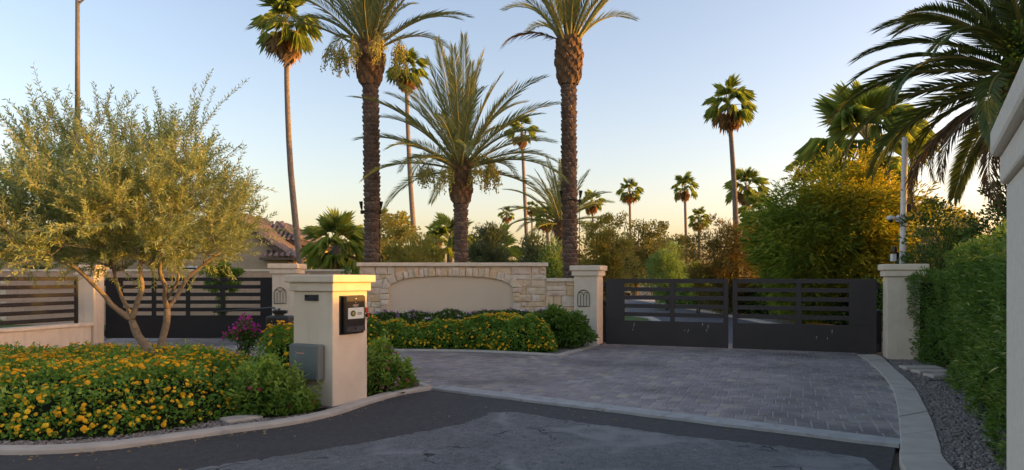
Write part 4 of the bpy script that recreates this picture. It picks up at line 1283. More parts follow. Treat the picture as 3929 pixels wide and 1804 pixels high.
def fan_palm(label, crown, base, scale, n=26, nd=14, name='fan_palm', tr=.13, bow=(0, 0), group='tall fan palms in the background', el=(82, -25), seed=None, dead_el=(-18, -78)):
    rs = random.Random(seed if seed is not None else int(abs(crown[0] * 100)) + 7)
    root = empty(name, base, label, 'palm tree', group)
    P = [p - Vector(base) for p in path_pts(base, crown, bow, 10)]
    mb = MB(); mb.tube(P, [tr * (1.25 - .45 * k / 10) for k in range(11)], 9, wob=.05)
    mb.build('trunk', M['bark_wash'], root, smooth=True)
    hd = P[-1]
    for k in range(n):
        f_ = k / (n - 1); az = k * 2.39996 + rs.uniform(-.25, .25)
        e_ = math.radians(el[0] + (el[1] - el[0]) * f_ + rs.uniform(-9, 9))
        link('fan_leaf', rs.choice(FANS['up' if f_ < .4 else 'mid']), root, hd + Vector((0, 0, .1 - .3 * f_)), aim(az, e_, rs.uniform(-.5, .5)), scale * rs.uniform(.85, 1.1))
    for k in range(nd):
        az = k * 2.39996 + rs.uniform(-.3, .3)
        e_ = math.radians(rs.uniform(dead_el[1], dead_el[0]))
        link('dead_leaf', rs.choice(FANS['dead']), root, hd + Vector((0, 0, -.15 - .25 * scale * rs.random())), aim(az, e_, rs.uniform(-.5, .5)), scale * rs.uniform(.7, 1.0))
    return root


# the three date palms behind the stone wall
date_palm('tall date palm with hanging fruit rising behind the left end of stone wall', (-3.64, 18.0, 0), at(1418, 168, 18.0), .195, .86, (86, 30), 36, bow=(.03, 0), seed=5,
          bunches=[(3.5, .55, .85), (2.7, .75, .8), (.3, .6, .9), (5.2, .6, .8), (-.4, .75, .8), (4.2, .5, .9), (3.05, .9, .75)], az0=.9)
date_palm('short full date palm behind the middle of stone wall', (-1.28, 17.5, 0), at(1768, 632, 17.5), .165, .84, (86, 4), 44, bow=(.0, 0), collar=.95, cr=1.35, seed=9,
          bunches=[(3.4, .65, .75), (2.9, .85, .65), (4.2, .5, .85), (5.4, .55, .8), (-.3, .75, .7), (.25, .6, .8), (5.9, .7, .6)], az0=.1)
date_palm('tall slim date palm with bare collar beside the gate pillar', (1.56, 18.0, 0), at(2183, 160, 18.0), .185, .86, (86, 46), 28, bow=(-.03, 0), seed=21, collar=1.1, cr=1.5, dead=[(3.3, .45)], az0=2.2)
date_palm('distant date palm half hidden behind the slim palm trunk', (2.5, 35.0, 0), at(2152, 850, 35.0), .22, .95, (86, 0), 34, seed=13, collar=.9, cr=1.3)

# uplights strapped to two trunks
for (px, py, pz, rr_, lab) in [(at(1424, 812, 18)[0], 18.0, at(1424, 812, 18)[2], .215, 'black strapped floodlights on the left tall date palm trunk'), (at(2191, 770, 18)[0], 18.0, at(2191, 770, 18)[2], .205, 'black strapped floodlights on the slim date palm trunk')]:
    root = empty('trunk_lights', (px, py, pz), lab, 'floodlight')
    m_ = MB(); m_.tube([(rr_ * math.cos(q), rr_ * math.sin(q), 0) for q in np.linspace(0, 2 * math.pi, 25)], .016, 5); m_.build('strap', M['black_metal'], root)
    for s_ in (-1, 1):
        m_ = MB(); m_.box(s_ * (rr_ + .02) - .035, s_ * (rr_ + .02) + .035, -.05, .05, -.06, .03); m_.build('bracket', M['black_metal'], root, bevel=.005)
        m_ = MB(); m_.tube([(s_ * (rr_ + .02), 0, .03), (s_ * (rr_ + .035), 0, .10), (s_ * (rr_ + .05), 0, .26)], [.012, .03, .05], 10); m_.build('lamp_head', M['black_metal'], root)
    m_ = MB(); m_.tube([(rr_ + .01, -.02, -.05), (rr_ + .005, -.02, -pz + .02)], .010, 5); m_.build('cable_conduit', M['black_metal'], root)

# fan palms: crown (u,v), distance, foot u
FP = [((1098, 90), 28, 1181, 1.0, .115, 'tall thin fan palm with shaggy skirt, leftmost of the fan palms', (-.25, 0)),
      ((1558, 262), 42, 1612, 1.05, .14, 'fan palm with pale dead skirt between the two left date palms', (-.15, 0)),
      ((2002, 500), 58, 2030, 1.15, .15, 'thin fan palm half hidden behind the short date palm fronds', (0, 0)),
      ((2795, 395), 30, 2830, .76, .115, 'tallest fan palm standing alone above the main gate', (.1, 0)),
      ((2862, 715), 45, 2864, 1.0, .19, 'thick fan palm just behind the tall lone fan palm', (0, 0)),
      ((2417, 732), 70, 2440, 1.05, .13, 'distant slender fan palm right of the gate pillar', (-.2, 0)),
      ((2628, 715), 66, 2646, 1.08, .14, 'distant slender fan palm over the brownish tree', (-.1, 0)),
      ((2272, 775), 75, 2284, 1.05, .13, 'distant fan palm just right of the slim date palm', (0, 0)),
      ((3085, 640), 62, 3090, 1.08, .17, 'distant fan palm over the yellow flowering trees', (0, 0)),
      ((1945, 822), 95, 1951, .95, .14, 'tiny far fan palm left of the distant date palm', (0, 0)),
      ((2098, 835), 55, 2108, .95, .13, 'brown skirted fan palm close to the distant date palm', (0, 0)),
      ((1535, 870), 60, 1537, 1.0, .16, 'small sunlit fan palm low behind the left tall date palm', (0, 0)),
      ((1676, 905), 60, 1677, .95, .16, 'small sunlit fan palm low beside the short date palm', (0, 0)),
      ((2918, 815), 40, 2922, .85, .15, 'yellowish short fan palm behind the green feathery trees', (0, 0)),
      ((2682, 838), 50, 2684, .62, .12, 'low fan palm top poking over the brownish tree', (0, 0)),
      ((2040, 800), 85, 2046, .8, .12, 'far fan palm with thin trunk by the distant date palm', (0, 0))]
for i, ((u, v), Y, fu, sc_, tr, lab, bow) in enumerate(FP):
    c = at(u, v, Y); f0 = (at(fu, v, Y)[0], Y, 0)
    small = Y > 55
    sc_ *= .84 * random.uniform(.92, 1.08) if Y > 40 else 1.0
    fan_palm(lab, c, f0, sc_, 15 if small else 19, 8 if small else 15, tr=tr, bow=bow, seed=40 + i)
# big trunkless looking fan palms
fan_palm('broad green fan palm low behind the left pillar, before the house', at(1292, 945, 24), (at(1292, 945, 24)[0], 24, 0), .86, 28, 3, tr=.2, group='broad fan palms', el=(85, -28), seed=91)
fan_palm('large dark fan palm behind the white camera pole', at(3325, 535, 27), (at(3325, 535, 27)[0], 27, 0), 1.62, 26, 4, tr=.24, group='broad fan palms', el=(84, -38), seed=92)
fan_palm('small yellow green fan palm behind the middle of stone wall', at(1905, 985, 24), (at(1905, 985, 24)[0], 24, 0), .75, 16, 0, tr=.12, group='broad fan palms', el=(80, -10), seed=93)
fan_palm('small fan palm left of the short date palm trunk', at(1725, 925, 26), (at(1725, 925, 26)[0], 26, 0), .75, 16, 0, tr=.12, group='broad fan palms', el=(80, -20), seed=94)

# canary date palm leaning in from the right
cp = empty('date_palm', (9.3, 12.3, 0), 'dark arching date palm crown reaching in from the upper right', 'palm tree')
ctop = Vector((9.3, 12.3, 5.4))
date_trunk(cp, (9.3, 12.3, 0), ctop, .32, collar=1.3, cr=1.25)
CF = [frond_mesh('frond', 3.3, d_, 74, .50, .040, L_canary, .28, .10, 'petiole', .06, .06) for d_ in (.9, 1.15, 1.4, 1.6)]
CD = [frond_mesh('dead_frond', 2.9, 1.7, 60, .40, .032, L_brown, .15, .12, 'boot', .25, .2) for _ in range(3)]
rs = random.Random(4)
hd = ctop - Vector((9.3, 12.3, 0))
for k in range(54):
    f_ = k / 53; az = k * 2.39996 + rs.uniform(-.2, .2)
    e_ = math.radians(80 - 92 * f_ + rs.uniform(-6, 6))
    link('frond', CF[min(3, int(f_ * 4))], cp, hd + Vector((math.cos(az), math.sin(az), 0)) * .28 + Vector((0, 0, .2 - .6 * f_)), aim(az, e_, rs.uniform(-.3, .3)), rs.uniform(.85, 1.05))
for k in range(9):
    az = math.radians(150 + 12 * k) + rs.uniform(-.2, .2)
    link('dead_frond', rs.choice(CD), cp, hd + Vector((math.cos(az) * .3, math.sin(az) * .3, -.5)), aim(az, math.radians(rs.uniform(-48, -12)), rs.uniform(-.4, .4)), rs.uniform(.75, 1.0))

# ================================================================== OLIVE TREE
ol = Vector((-4.83, 9.4, 0))
olive = empty('olive_tree', ol, 'multi stemmed olive tree in the flower island, leaves lit golden', 'tree')
def oz(px, py, Y=9.4):
    return Vector(at(px * .7218, 950 + py * .7218, Y))
limbs = [([oz(842, 690), oz(830, 610), oz(790, 540, 9.38), oz(735, 470, 9.34), oz(700, 385, 9.3)], [.115, .10, .088, .078, .066]),
         ([oz(700, 385, 9.3), oz(600, 310, 9.2), oz(560, 260, 9.15), oz(490, 190, 9.05), oz(400, 110, 8.95), oz(250, 40, 8.9)], [.06, .05, .045, .04, .034, .02]),
         ([oz(735, 470, 9.34), oz(690, 345, 9.45), oz(650, 270, 9.5), oz(620, 180, 9.6), oz(590, 60, 9.7), oz(560, -80, 9.8)], [.05, .042, .038, .033, .028, .016]),
         ([oz(700, 385, 9.3), oz(730, 290, 9.25), oz(755, 210, 9.2), oz(745, 100, 9.15), oz(780, 0, 9.1), oz(770, -150, 9.1)], [.058, .05, .044, .038, .03, .018]),
         ([oz(845, 680, 9.45), oz(848, 590, 9.45), oz(862, 500, 9.5), oz(885, 400, 9.5), oz(890, 325, 9.5)], [.09, .082, .072, .066, .06]),
         ([oz(890, 325, 9.5), oz(875, 270, 9.4), oz(880, 210, 9.3), oz(850, 130, 9.2), oz(860, 0, 9.0), oz(900, -150, 8.8)], [.052, .046, .042, .036, .028, .016]),
         ([oz(890, 325, 9.5), oz(940, 260, 9.6), oz(1000, 160, 9.7), oz(1065, 105, 9.8), oz(1180, 20, 9.9)], [.048, .042, .036, .03, .016]),
         ([oz(885, 280, 9.45), oz(950, 160, 9.2), oz(915, 80, 9.1), oz(960, -60, 9.0)], [.026, .022, .018, .01])]
tb = MB()
nodes = []
for pts, rad in limbs:
    L_ = [tuple(p) for p in pts]
    sm = smooth_line(L_, 4)
    rr_ = np.interp(np.linspace(0, 1, len(sm)), np.linspace(0, 1, len(rad)), rad)
    tb.tube([Vector(p) - ol for p in sm], list(rr_ * .68), 9, wob=.07)
    for p, r1 in zip(sm, rr_):
        if p[2] > 1.55: nodes.append((np.array(p), r1))
OC = np.array([-5.55, 9.35, 2.66]); ORad = np.array([1.98, 1.7, 1.02])
tg = unit(R.normal(size=(310, 3))) * (R.random(310) ** .4)[:, None]
low_ = R.random(310) < .38
q_ = R.uniform(0, 6.283, 310); r_q = np.sqrt(R.random(310)) * 1.0
tg[low_] = np.column_stack([np.cos(q_) * r_q, np.sin(q_) * r_q, R.uniform(-.8, .15, 310)])[low_]
tg[:, 2] = np.where(tg[:, 2] < -.8, -.8 + .1 * R.random(310), tg[:, 2])
tg = OC + tg * ORad
tg = tg[np.argsort(np.linalg.norm((tg - np.array([-4.9, 9.4, 2.0])), axis=1))]
NP_, NR = [q[0] for q in nodes], [q[1] for q in nodes]
ends = []
for t in tg:
    A_ = np.array(NP_)
    pen = np.linalg.norm(A_ - t, axis=1) + np.maximum(0, A_[:, 2] - t[2]) * .8
    i = int(np.argmin(pen)); s_ = A_[i]
    r0 = min(NR[i] * .7, .02)
    md = (s_ + t) / 2 + R.normal(size=3) * .05 + np.array([0, 0, -.04])
    tb.tube([Vector(s_) - ol, Vector(md) - ol, Vector(t) - ol], [r0, r0 * .75, .004], 5, caps=False)
    NP_ += [md, t]; NR += [r0 * .8, .008]
    ends.append((t, t - s_)); ends.append((md, t - s_))
tb.build('trunk', M['bark_olive'], olive, smooth=True)
LP, LD, LV = [], [], []
twb = MB()
for (e, dr_) in ends:
    for k in range(5):
        o_ = (e - OC) / ORad
        d = unit((dr_[None] / max(np.linalg.norm(dr_), .1)) * .5 + o_[None] * .6 + np.array([[0, 0, .75]]) + R.normal(size=(1, 3)) * .45)[0]
        ln = R.uniform(.25, .55) * (1.25 if o_[2] > .45 else 1)
        if o_[2] > .6 and R.random() < .12: ln *= 1.5; d = unit((d + np.array([0, 0, .8]))[None])[0]
        m = int(ln / .0125)
        ts = np.linspace(.1, 1, m)
        side = unit(np.cross(d, R.normal(size=3))[None])[0]; s2 = np.cross(d, side)
        bend = R.normal(size=3) * .12 * ln
        p = e + d * ln * ts[:, None] + bend * (ts ** 2)[:, None]
        twb.tube([Vector(p[0]) - ol, Vector(p[m // 2]) - ol, Vector(p[-1]) - ol], [.0035, .003, .0015], 3, caps=False)
        an = np.arange(m) * 1.57 + R.uniform(0, 6)
        dd = d * .8 + (np.cos(an)[:, None] * side + np.sin(an)[:, None] * s2) * .75 + R.normal(size=(m, 3)) * .2
        LP.append(p); LD.append(dd); LV.append(np.clip(R.random() * .4 + R.random(m) * .6, 0, 1))
LP, LD, LV = np.vstack(LP), np.vstack(LD), np.concatenate(LV)
n = len(LP)
twb.build('twigs', M['bark_olive'], olive)
tag(link('crown', leaf_mesh('crown', LP - np.array(ol), LD, R.uniform(.05, .085, n), R.uniform(.012, .019, n), L_olive, LV, curl=.05), olive), kind='stuff')

# ================================================================== FLOWER BEDS
def mound(poly, n, hmax, edge_w, rough=.12, seed=1, hole=None, hf=None):
    P = sample_poly(poly, n)
    d = dist_poly(P, poly)
    P3 = np.column_stack([P, np.zeros(n)])
    h = hmax * np.clip(d / edge_w, 0, 1) ** .55 * (1 + rough * pnoise(P3, 3.0, seed) + rough * .6 * pnoise(P3, 8.0, seed + 1))
    if hf is not None: h = h * hf(P)
    return P, np.maximum(h, .05), d


def bed(name, label, cat, poly, n, hmax, edge_w, lw, mat, z0=.03, seed=1, rough=.12, fl=None, up=.8, core=True, hf=None, nobj=0, side=.35, shoots=(0, .2)):
    """planted mass: leaves through the upper shell of a mound, blooms over it"""
    c0 = np.array(poly).mean(0)
    root = empty(name, (c0[0], c0[1], z0), label, cat)
    P, h, d = mound(poly, n, hmax, edge_w, rough, seed, hf=hf)
    t = 1 - (R.random(n) ** 2) * .75
    low = (d < edge_w * 1.1) & (R.random(n) < .6)
    t = np.where(low, R.random(n) * .95 + .05, t)
    pos = np.column_stack([P - c0, h * t])
    out = P - c0
    e = 1e-2
    dx = (dist_poly(P + [e, 0], poly) - d) / e; dy = (dist_poly(P + [0, e], poly) - d) / e
    slope = np.clip(1 - d / edge_w, 0, 1)
    dirs = np.column_stack([-dx * slope * 1.2, -dy * slope * 1.2, np.full(n, up)]) + R.normal(size=(n, 3)) * .6
    cl = (pnoise(np.column_stack([P, h * t]), 6, seed + 5) * .25 + .5)
    var = np.clip(cl * .6 + (t - .5) * .3 + R.random(n) * .4, 0, 1)
    if shoots[0]:
        Ps, hs_, ds_ = mound(poly, shoots[0], hmax, edge_w, rough, seed, hf=hf)
        EP, ED, EV = [pos], [dirs], [var]
        for q in range(shoots[0]):
            ln_ = shoots[1] * R.uniform(.4, 1.2); k_ = max(6, int(ln_ / .012))
            dr_ = np.array([R.normal() * .35, R.normal() * .35 - .15, 1.0]); dr_ /= np.linalg.norm(dr_)
            tt_ = np.linspace(-.3, 1, k_)
            sd_ = np.cross(dr_, [0.3, .9, .1]); sd_ /= np.linalg.norm(sd_); s2_ = np.cross(dr_, sd_)
            an_ = np.arange(k_) * 2.4
            EP.append(np.array([*(Ps[q] - c0), hs_[q] * .92]) + dr_ * ln_ * tt_[:, None])
            ED.append(dr_ * (.35 + .6 * np.clip(tt_, 0, 1))[:, None] + np.cos(an_)[:, None] * sd_ + np.sin(an_)[:, None] * s2_)
            EV.append(np.clip(.45 + .5 * tt_ + R.normal(size=k_) * .12, 0, 1))
        pos, dirs, var = np.vstack(EP), np.vstack(ED), np.concatenate(EV); n = len(pos)
    tag(link('foliage', leaf_mesh('foliage', pos, dirs, lw[0] * R.uniform(.7, 1.3, n), lw[1] * R.uniform(.7, 1.3, n), mat, var), root), kind='stuff')
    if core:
        # filler mass coloured as inner shade, keeps the soil from showing through
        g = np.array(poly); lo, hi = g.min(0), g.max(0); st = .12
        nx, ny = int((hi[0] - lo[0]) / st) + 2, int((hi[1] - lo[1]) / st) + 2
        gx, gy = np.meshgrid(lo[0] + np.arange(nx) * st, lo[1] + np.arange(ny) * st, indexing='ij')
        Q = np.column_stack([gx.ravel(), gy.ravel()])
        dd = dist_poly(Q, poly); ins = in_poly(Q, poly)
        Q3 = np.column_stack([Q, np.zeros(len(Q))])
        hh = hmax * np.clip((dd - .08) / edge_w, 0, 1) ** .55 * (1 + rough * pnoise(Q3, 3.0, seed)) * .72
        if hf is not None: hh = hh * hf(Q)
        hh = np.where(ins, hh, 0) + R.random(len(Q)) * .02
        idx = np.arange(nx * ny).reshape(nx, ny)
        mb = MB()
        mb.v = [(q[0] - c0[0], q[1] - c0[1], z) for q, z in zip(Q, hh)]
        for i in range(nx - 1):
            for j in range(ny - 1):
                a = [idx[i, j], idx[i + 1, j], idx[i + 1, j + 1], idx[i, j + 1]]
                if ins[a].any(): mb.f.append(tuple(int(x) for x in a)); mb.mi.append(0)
        mb.build('stems', L_inner_shade, root, smooth=True)  # dark filler surface standing for shade between the leaves
    if fl:
        mats, cnt, r, dome = fl
        P, h, d = mound(poly, cnt, hmax, edge_w, rough, seed, hf=hf)
        if nobj:      # blooms crowd towards the front of the bed
            dr_ = pnoise(np.column_stack([P, h]), 2.6, 77) + .5 * pnoise(np.column_stack([P, h]), 7, 78)
            k_ = ((P[:, 1] < 9.2) | (R.random(cnt) < .55)) & (R.random(cnt) < np.clip(.85 + .5 * dr_, .2, 1))
            P, h, d = P[k_], h[k_], d[k_]; cnt = len(P)
        t = np.where((d < edge_w) & (R.random(cnt) < side * 1.6), R.uniform(.25, 1, cnt), 1.0)
        dx = (dist_poly(P + [e, 0], poly) - d) / e; dy = (dist_poly(P + [0, e], poly) - d) / e
        sl_ = np.clip(1 - d / edge_w, 0, 1)
        nn = unit(np.column_stack([-dx * sl_ * 1.1, -dy * sl_ * 1.1, np.full(cnt, .75)]) + R.normal(size=(cnt, 3)) * .22)
        pos = np.column_stack([P - c0, h * t + .022]) + nn * .025
        if dome:
            mbs = []
            for q in range(3):
                m_ = MB(); v = []; k = 8
                for (rr_, zz) in [(.55, -.25), (1, .05), (.72, .42)]:
                    for i in range(k):
                        a = 2 * math.pi * (i + .5 * (zz > .1)) / k
                        w = rr_ * random.uniform(.82, 1.15)
                        v.append((w * math.cos(a), w * math.sin(a), zz + random.uniform(-.08, .1)))
                v.append((0, 0, .55))
                f = [(r0 * k + i, r0 * k + (i + 1) % k, (r0 + 1) * k + (i + 1) % k, (r0 + 1) * k + i) for r0 in range(2) for i in range(k)] + [(2 * k + i, 2 * k + (i + 1) % k, 3 * k) for i in range(k)]
                m_.add(v, f); mbs.append(m_)
            order = np.argsort(np.hypot(P[:, 0], P[:, 1]) + (np.abs(P[:, 0] / P[:, 1]) > .76) * 100)
            mesh_v = [[mm_.mesh('flower_head', mats, var=[min(1, max(0, vv + random.uniform(-.12, .12))) for _ in mm_.f]) for vv in (.15, .5, .85)] for mm_ in mbs] if nobj else None
            rest = MB(); rv = []
            for rank, i in enumerate(order):
                rot = Vector(nn[i]).to_track_quat('Z', 'Y'); s_ = r * random.choice([.5, .75, .9, 1.0, 1.1, 1.25]) * random.uniform(.9, 1.1)
                if rank < nobj:
                    link('flower_head', mesh_v[rank % 3][random.randrange(3)], root, pos[i], (rot @ Matrix.Rotation(random.uniform(0, 6), 3, 'Z').to_quaternion()).to_euler(), s_)
                else:
                    m_ = mbs[rank % 3]; x = random.random()
                    rest.add([Vector(pos[i]) + rot @ (Vector(v) * s_) for v in m_.v], m_.f); rv += [min(1, max(0, x + random.uniform(-.12, .12))) for _ in m_.f]
            if rest.f: tag(rest.build('flower_heads', mats, root, var=rv), kind='stuff')
        else:
            k = 5
            a = np.tile(np.arange(k) * 2 * math.pi / k, cnt); ii = np.repeat(np.arange(cnt), k)
            s_ = unit(np.cross(nn, R.normal(size=nn.shape))); s2 = np.cross(nn, s_)
            dd = s_[ii] * np.cos(a)[:, None] + s2[ii] * np.sin(a)[:, None] + nn[ii] * .25
            tag(link('blossoms', leaf_mesh('blossoms', pos[ii], dd, r, r * .8, mats, np.repeat(R.random(cnt), k), curl=.0), root), kind='stuff')
    return root


LANT = [(-10, 7.75), (-8, 7.1), (-6, 6.68), (-4.5, 6.62), (-3.85, 6.82), (-3.42, 7.2), (-3.1, 7.75), (-3.05, 8.6), (-3.0, 9.7), (-3.55, 11), (-5.0, 11.75), (-6.5, 12.15), (-9, 12.3), (-11, 11.6)]
bed('lantana_bed', 'wide mass of orange flowering lantana filling the front island', 'flower bed', LANT, 62000, .46, .7, (.052, .034), L_lantana, seed=3, fl=(L_orange, 8200, .0235, True), nobj=300, rough=.22, side=.55, shoots=(900, .13), hf=lambda P: 1 - .16 * np.clip((P[:, 1] - 8.5) / 3, 0, 1))
bed('lantana_shrub', 'taller orange lantana shrub right behind the keypad pillar', 'flower bed', [(-3.75, 9.75), (-3.2, 9.35), (-2.85, 9.45), (-2.7, 9.9), (-3.0, 10.5), (-3.6, 10.6)], 5000, .84, .22, (.05, .033), L_lantana, seed=13, fl=(L_orange, 170, .026, True))
BED2 = [(-5.0, 15.2), (-3.8, 15.05), (-2.6, 14.98), (-.7, 14.78), (.55, 14.2), (.85, 14.25), (.95, 14.6), (.55, 15.3), (-1, 15.62), (-4.9, 15.65)]
bed('lantana_hedge', 'low row of orange lantana in front of the stone wall', 'flower bed', BED2, 26000, .60, .26, (.06, .04), L_lantana, seed=23, fl=(L_orange, 1400, .027, True), rough=.2, side=.6, shoots=(350, .14))
bed('vinca_row', 'dark green row with white and violet blossoms on the planter', 'flower bed', [(-4.25, 15.88), (1.0, 15.88), (1.0, 16.22), (-4.25, 16.22)], 9000, .40, .12, (.07, .045), L_dark, z0=.39, seed=33, fl=(L_purple, 90, .06, False), rough=.14)
bed('vinca_plant', 'leafy green plant at the left foot of the keypad pillar', 'plant', [(-3.35, 8.0), (-3.0, 7.72), (-2.62, 7.68), (-2.35, 7.95), (-2.28, 8.22), (-2.85, 8.62), (-2.95, 9.3), (-3.25, 9.5), (-3.4, 8.8)], 4200, .46, .36, (.085, .030), L_vinca, seed=43, fl=(L_pink, 30, .034, False), rough=.3, up=1.1, shoots=(220, .24), hf=lambda P: np.clip(1.02 - (P[:, 0] + 2.95) * .75, .5, 1.1))
bed('vinca_plant', 'leafy plant with pink flowers at the right foot of keypad pillar', 'plant', [(-1.90, 9.15), (-1.62, 9.38), (-1.36, 9.80), (-1.38, 10.0), (-1.66, 10.3), (-2.25, 10.45), (-2.3, 9.9)], 2000, .42, .34, (.085, .034), L_vinca, seed=53, fl=(L_pink, 60, .042, False), rough=.3, up=1.1, shoots=(140, .26), hf=lambda P: np.clip(.62 + (-1.45 - P[:, 0]) * 1.1, .5, 1.05))

# ================================================================== SHRUBS AND TREES
tree('bougainvillea', 'bougainvillea with magenta blossoms before the left gate', 'shrub', (-4.75, 12.3, 0), (-4.75, 12.3, .52), (.33, .28, .32), 36, 60, .11, (.05, .03), L_dark, stems=3, trunk_r=.015,
     bloom=(L_magenta, 200, .06, (-.1, 0, 1)), limbs=6)
tree('round_shrub', 'rounded dark green shrub at the foot of the gate pillar', 'shrub', (1.02, 15.2, 0), (1.02, 15.2, .47), (.66, .5, .44), 130, 70, .13, (.085, .05), L_shrub, stems=4, trunk_r=.02, limbs=8)
tree('wall_shrub', 'dense green shrub between the left pillar and stone wall', 'shrub', (-4.35, 17.6, 0), (-4.3, 17.6, .9), (.85, .4, .85), 110, 70, .16, (.09, .06), L_shrub, stems=3, trunk_r=.03)
tree('climbing_shrub', 'small leafy tree behind the left gate slats', 'tree', (-8.0, 19.2, 0), (-8.0, 19.2, 1.6), (.5, .4, .42), 60, 60, .15, (.08, .05), L_shrub, stems=2, trunk_r=.03, extra=np.array([(-8.05, 19.2, .4 + .12 * k) for k in range(7)]))
tree('fence_shrub', 'thin green shrub behind the left fence panel', 'shrub', (-12.1, 15.6, 0), (-12.1, 15.6, .8), (.35, .35, .7), 30, 50, .14, (.07, .045), L_shrub, stems=2, trunk_r=.02)
for i, (u0, u1, vt, Y, mat, lab, lw, per, vb) in enumerate([
        (1440, 1740, 905, 21.5, L_gold_sunlit, 'olive hedge coloured as sunlit behind the left half of stone wall', (.13, .035), 90, 1020),
        (1790, 1950, 838, 21, L_grey, 'dark grey olive tree right of the short date palm', (.11, .035), 90, 1010),
        (1985, 2105, 885, 20.5, L_grey, 'dark olive tree between short and slim date palms', (.11, .035), 90, 1010),
        (2050, 2180, 965, 20, L_soft, 'pale grey green bush just left of the slim date palm', (.10, .03), 90, 1060),
        (2215, 2425, 862, 21.5, L_gold_sunlit, 'olive tree with leaves coloured golden as if sunlit, right of the gate pillar', (.12, .035), 110, 1065)]):
    a, b = at(u0, vt, Y), at(u1, vt, Y)
    zt = a[2]; cx = (a[0] + b[0]) / 2; rx = (b[0] - a[0]) / 2
    tree('olive_bush', lab, 'tree', (cx, Y, 0), (cx, Y, zt * .55), (rx, rx * .8, zt * .47), int(90 + rx * 60), per, .26, lw, mat, bark=M['bark'], stems=3, trunk_r=.05, up=.7, curl=.05)
tree('loose_tree', 'loose leafy tree behind the left tall date palm', 'tree', (-6.0, 30, 0), (-5.6, 30, 2.9), (1.5, 1.2, 1.6), 70, 60, .3, (.16, .11), L_gold_sunlit, stems=2, trunk_r=.06)
tree('broad_tree', 'dark broad tree behind the distant slender fan palm', 'tree', (9.9, 56, 0), (10.2, 56, 3.4), (3.2, 2.4, 2.9), 150, 90, .6, (.22, .12), L_fargreen, trunk_r=.25)
tree('broad_tree', 'distant bushy tree left of the brownish tree', 'tree', (14.5, 60, 0), (14.0, 60, 3.2), (2.2, 2, 2.3), 90, 80, .6, (.22, .12), L_fargreen, trunk_r=.2)
tree('soft_shrub', 'soft pale green acacia above the left gate leaf', 'tree', (7.6, 34, 0), (7.6, 34, 1.75), (1.05, 1.0, 1.45), 120, 100, .3, (.14, .03), L_soft, trunk_r=.06, stems=3)
tree('soft_shrub', 'small bright green bush over the gate top rail', 'shrub', (8.3, 31, 0), (8.45, 31, 1.45), (.6, .6, .9), 60, 90, .22, (.12, .03), L_verde, trunk_r=.04, stems=3)
tree('rust_tree', 'brownish green tree with reddish pods over the main gate', 'tree', (9.0, 29, 0), (9.05, 29, 2.35), (1.6, 1.3, 1.95), 170, 110, .34, (.17, .035), L_rust, trunk_r=.09, stems=3)
def wisps(c, r, k):
    p = unit(R.normal(size=(k, 3))); p[:, 2] = np.abs(p[:, 2]) * .9 + .1
    return np.asarray(c) + p * np.asarray(r) * R.uniform(1.05, 1.38, (k, 1))


tree('feathery_tree', 'dark green feathery palo verde tree over the right gate leaf', 'tree', (9.6, 23, 0), (9.65, 23, 2.3), (1.45, 1.2, 1.85), 170, 130, .52, (.30, .0085), L_verde, trunk_r=.08, stems=3, bloom=(L_bloom, 450, .07, (.7, 0, .5)), curl=.35, extra=wisps((9.65, 23, 2.3), (1.45, 1.2, 1.85), 26))
tree('feathery_tree', 'yellow flowering palo verde, leaves coloured as sunlit, by the white pole', 'tree', (11.1, 22.5, 0), (10.95, 22.5, 2.7), (1.75, 1.2, 2.25), 220, 135, .5, (.30, .009), L_verde_sunlit, trunk_r=.09, stems=3, bloom=(L_bloom, 4200, .075, (.5, -.3, .2)), curl=.35, extra=wisps((10.95, 22.5, 2.7), (1.75, 1.2, 2.1), 26))
tree('feathery_tree', 'yellow palo verde glimpsed between pole and dark shrub', 'tree', (15.5, 26, 0), (15.6, 26, 2.3), (1.8, 1.4, 1.6), 160, 120, .4, (.26, .011), L_verde_sunlit, trunk_r=.08, stems=3, bloom=(L_bloom, 1600, .07, (.3, 0, .6)), curl=.35)
tree('dark_shrub', 'tall open dark shrub rising over the right hedge', 'shrub', (8.55, 13.9, 0), (8.5, 13.9, 2.05), (.62, .55, 1.1), 75, 60, .2, (.085, .04), L_dark, trunk_r=.03, stems=4, limbs=10)
tree('dark_shrub', 'dark leafy tree crowding behind the corner pillar', 'shrub', (8.9, 12.0, 0), (8.75, 12.0, 2.3), (.7, .5, 1.0), 80, 70, .22, (.085, .04), L_dark, trunk_r=.03, stems=3, limbs=8)
tree('vine_tree', 'green leafy vine climbing the date palm at upper right', 'tree', (8.6, 11.3, 0), (8.65, 11.4, 4.9), (.55, .5, 1.1), 60, 60, .22, (.09, .04), L_vinca, trunk_r=.04, limbs=8)
tree('olive_bush', 'grey olive tree far behind the right hedge', 'tree', (13.5, 20.4, 0), (13.4, 20.4, 2.1), (1.4, 1.2, 1.3), 90, 80, .3, (.13, .04), L_grey, trunk_r=.08, stems=2)


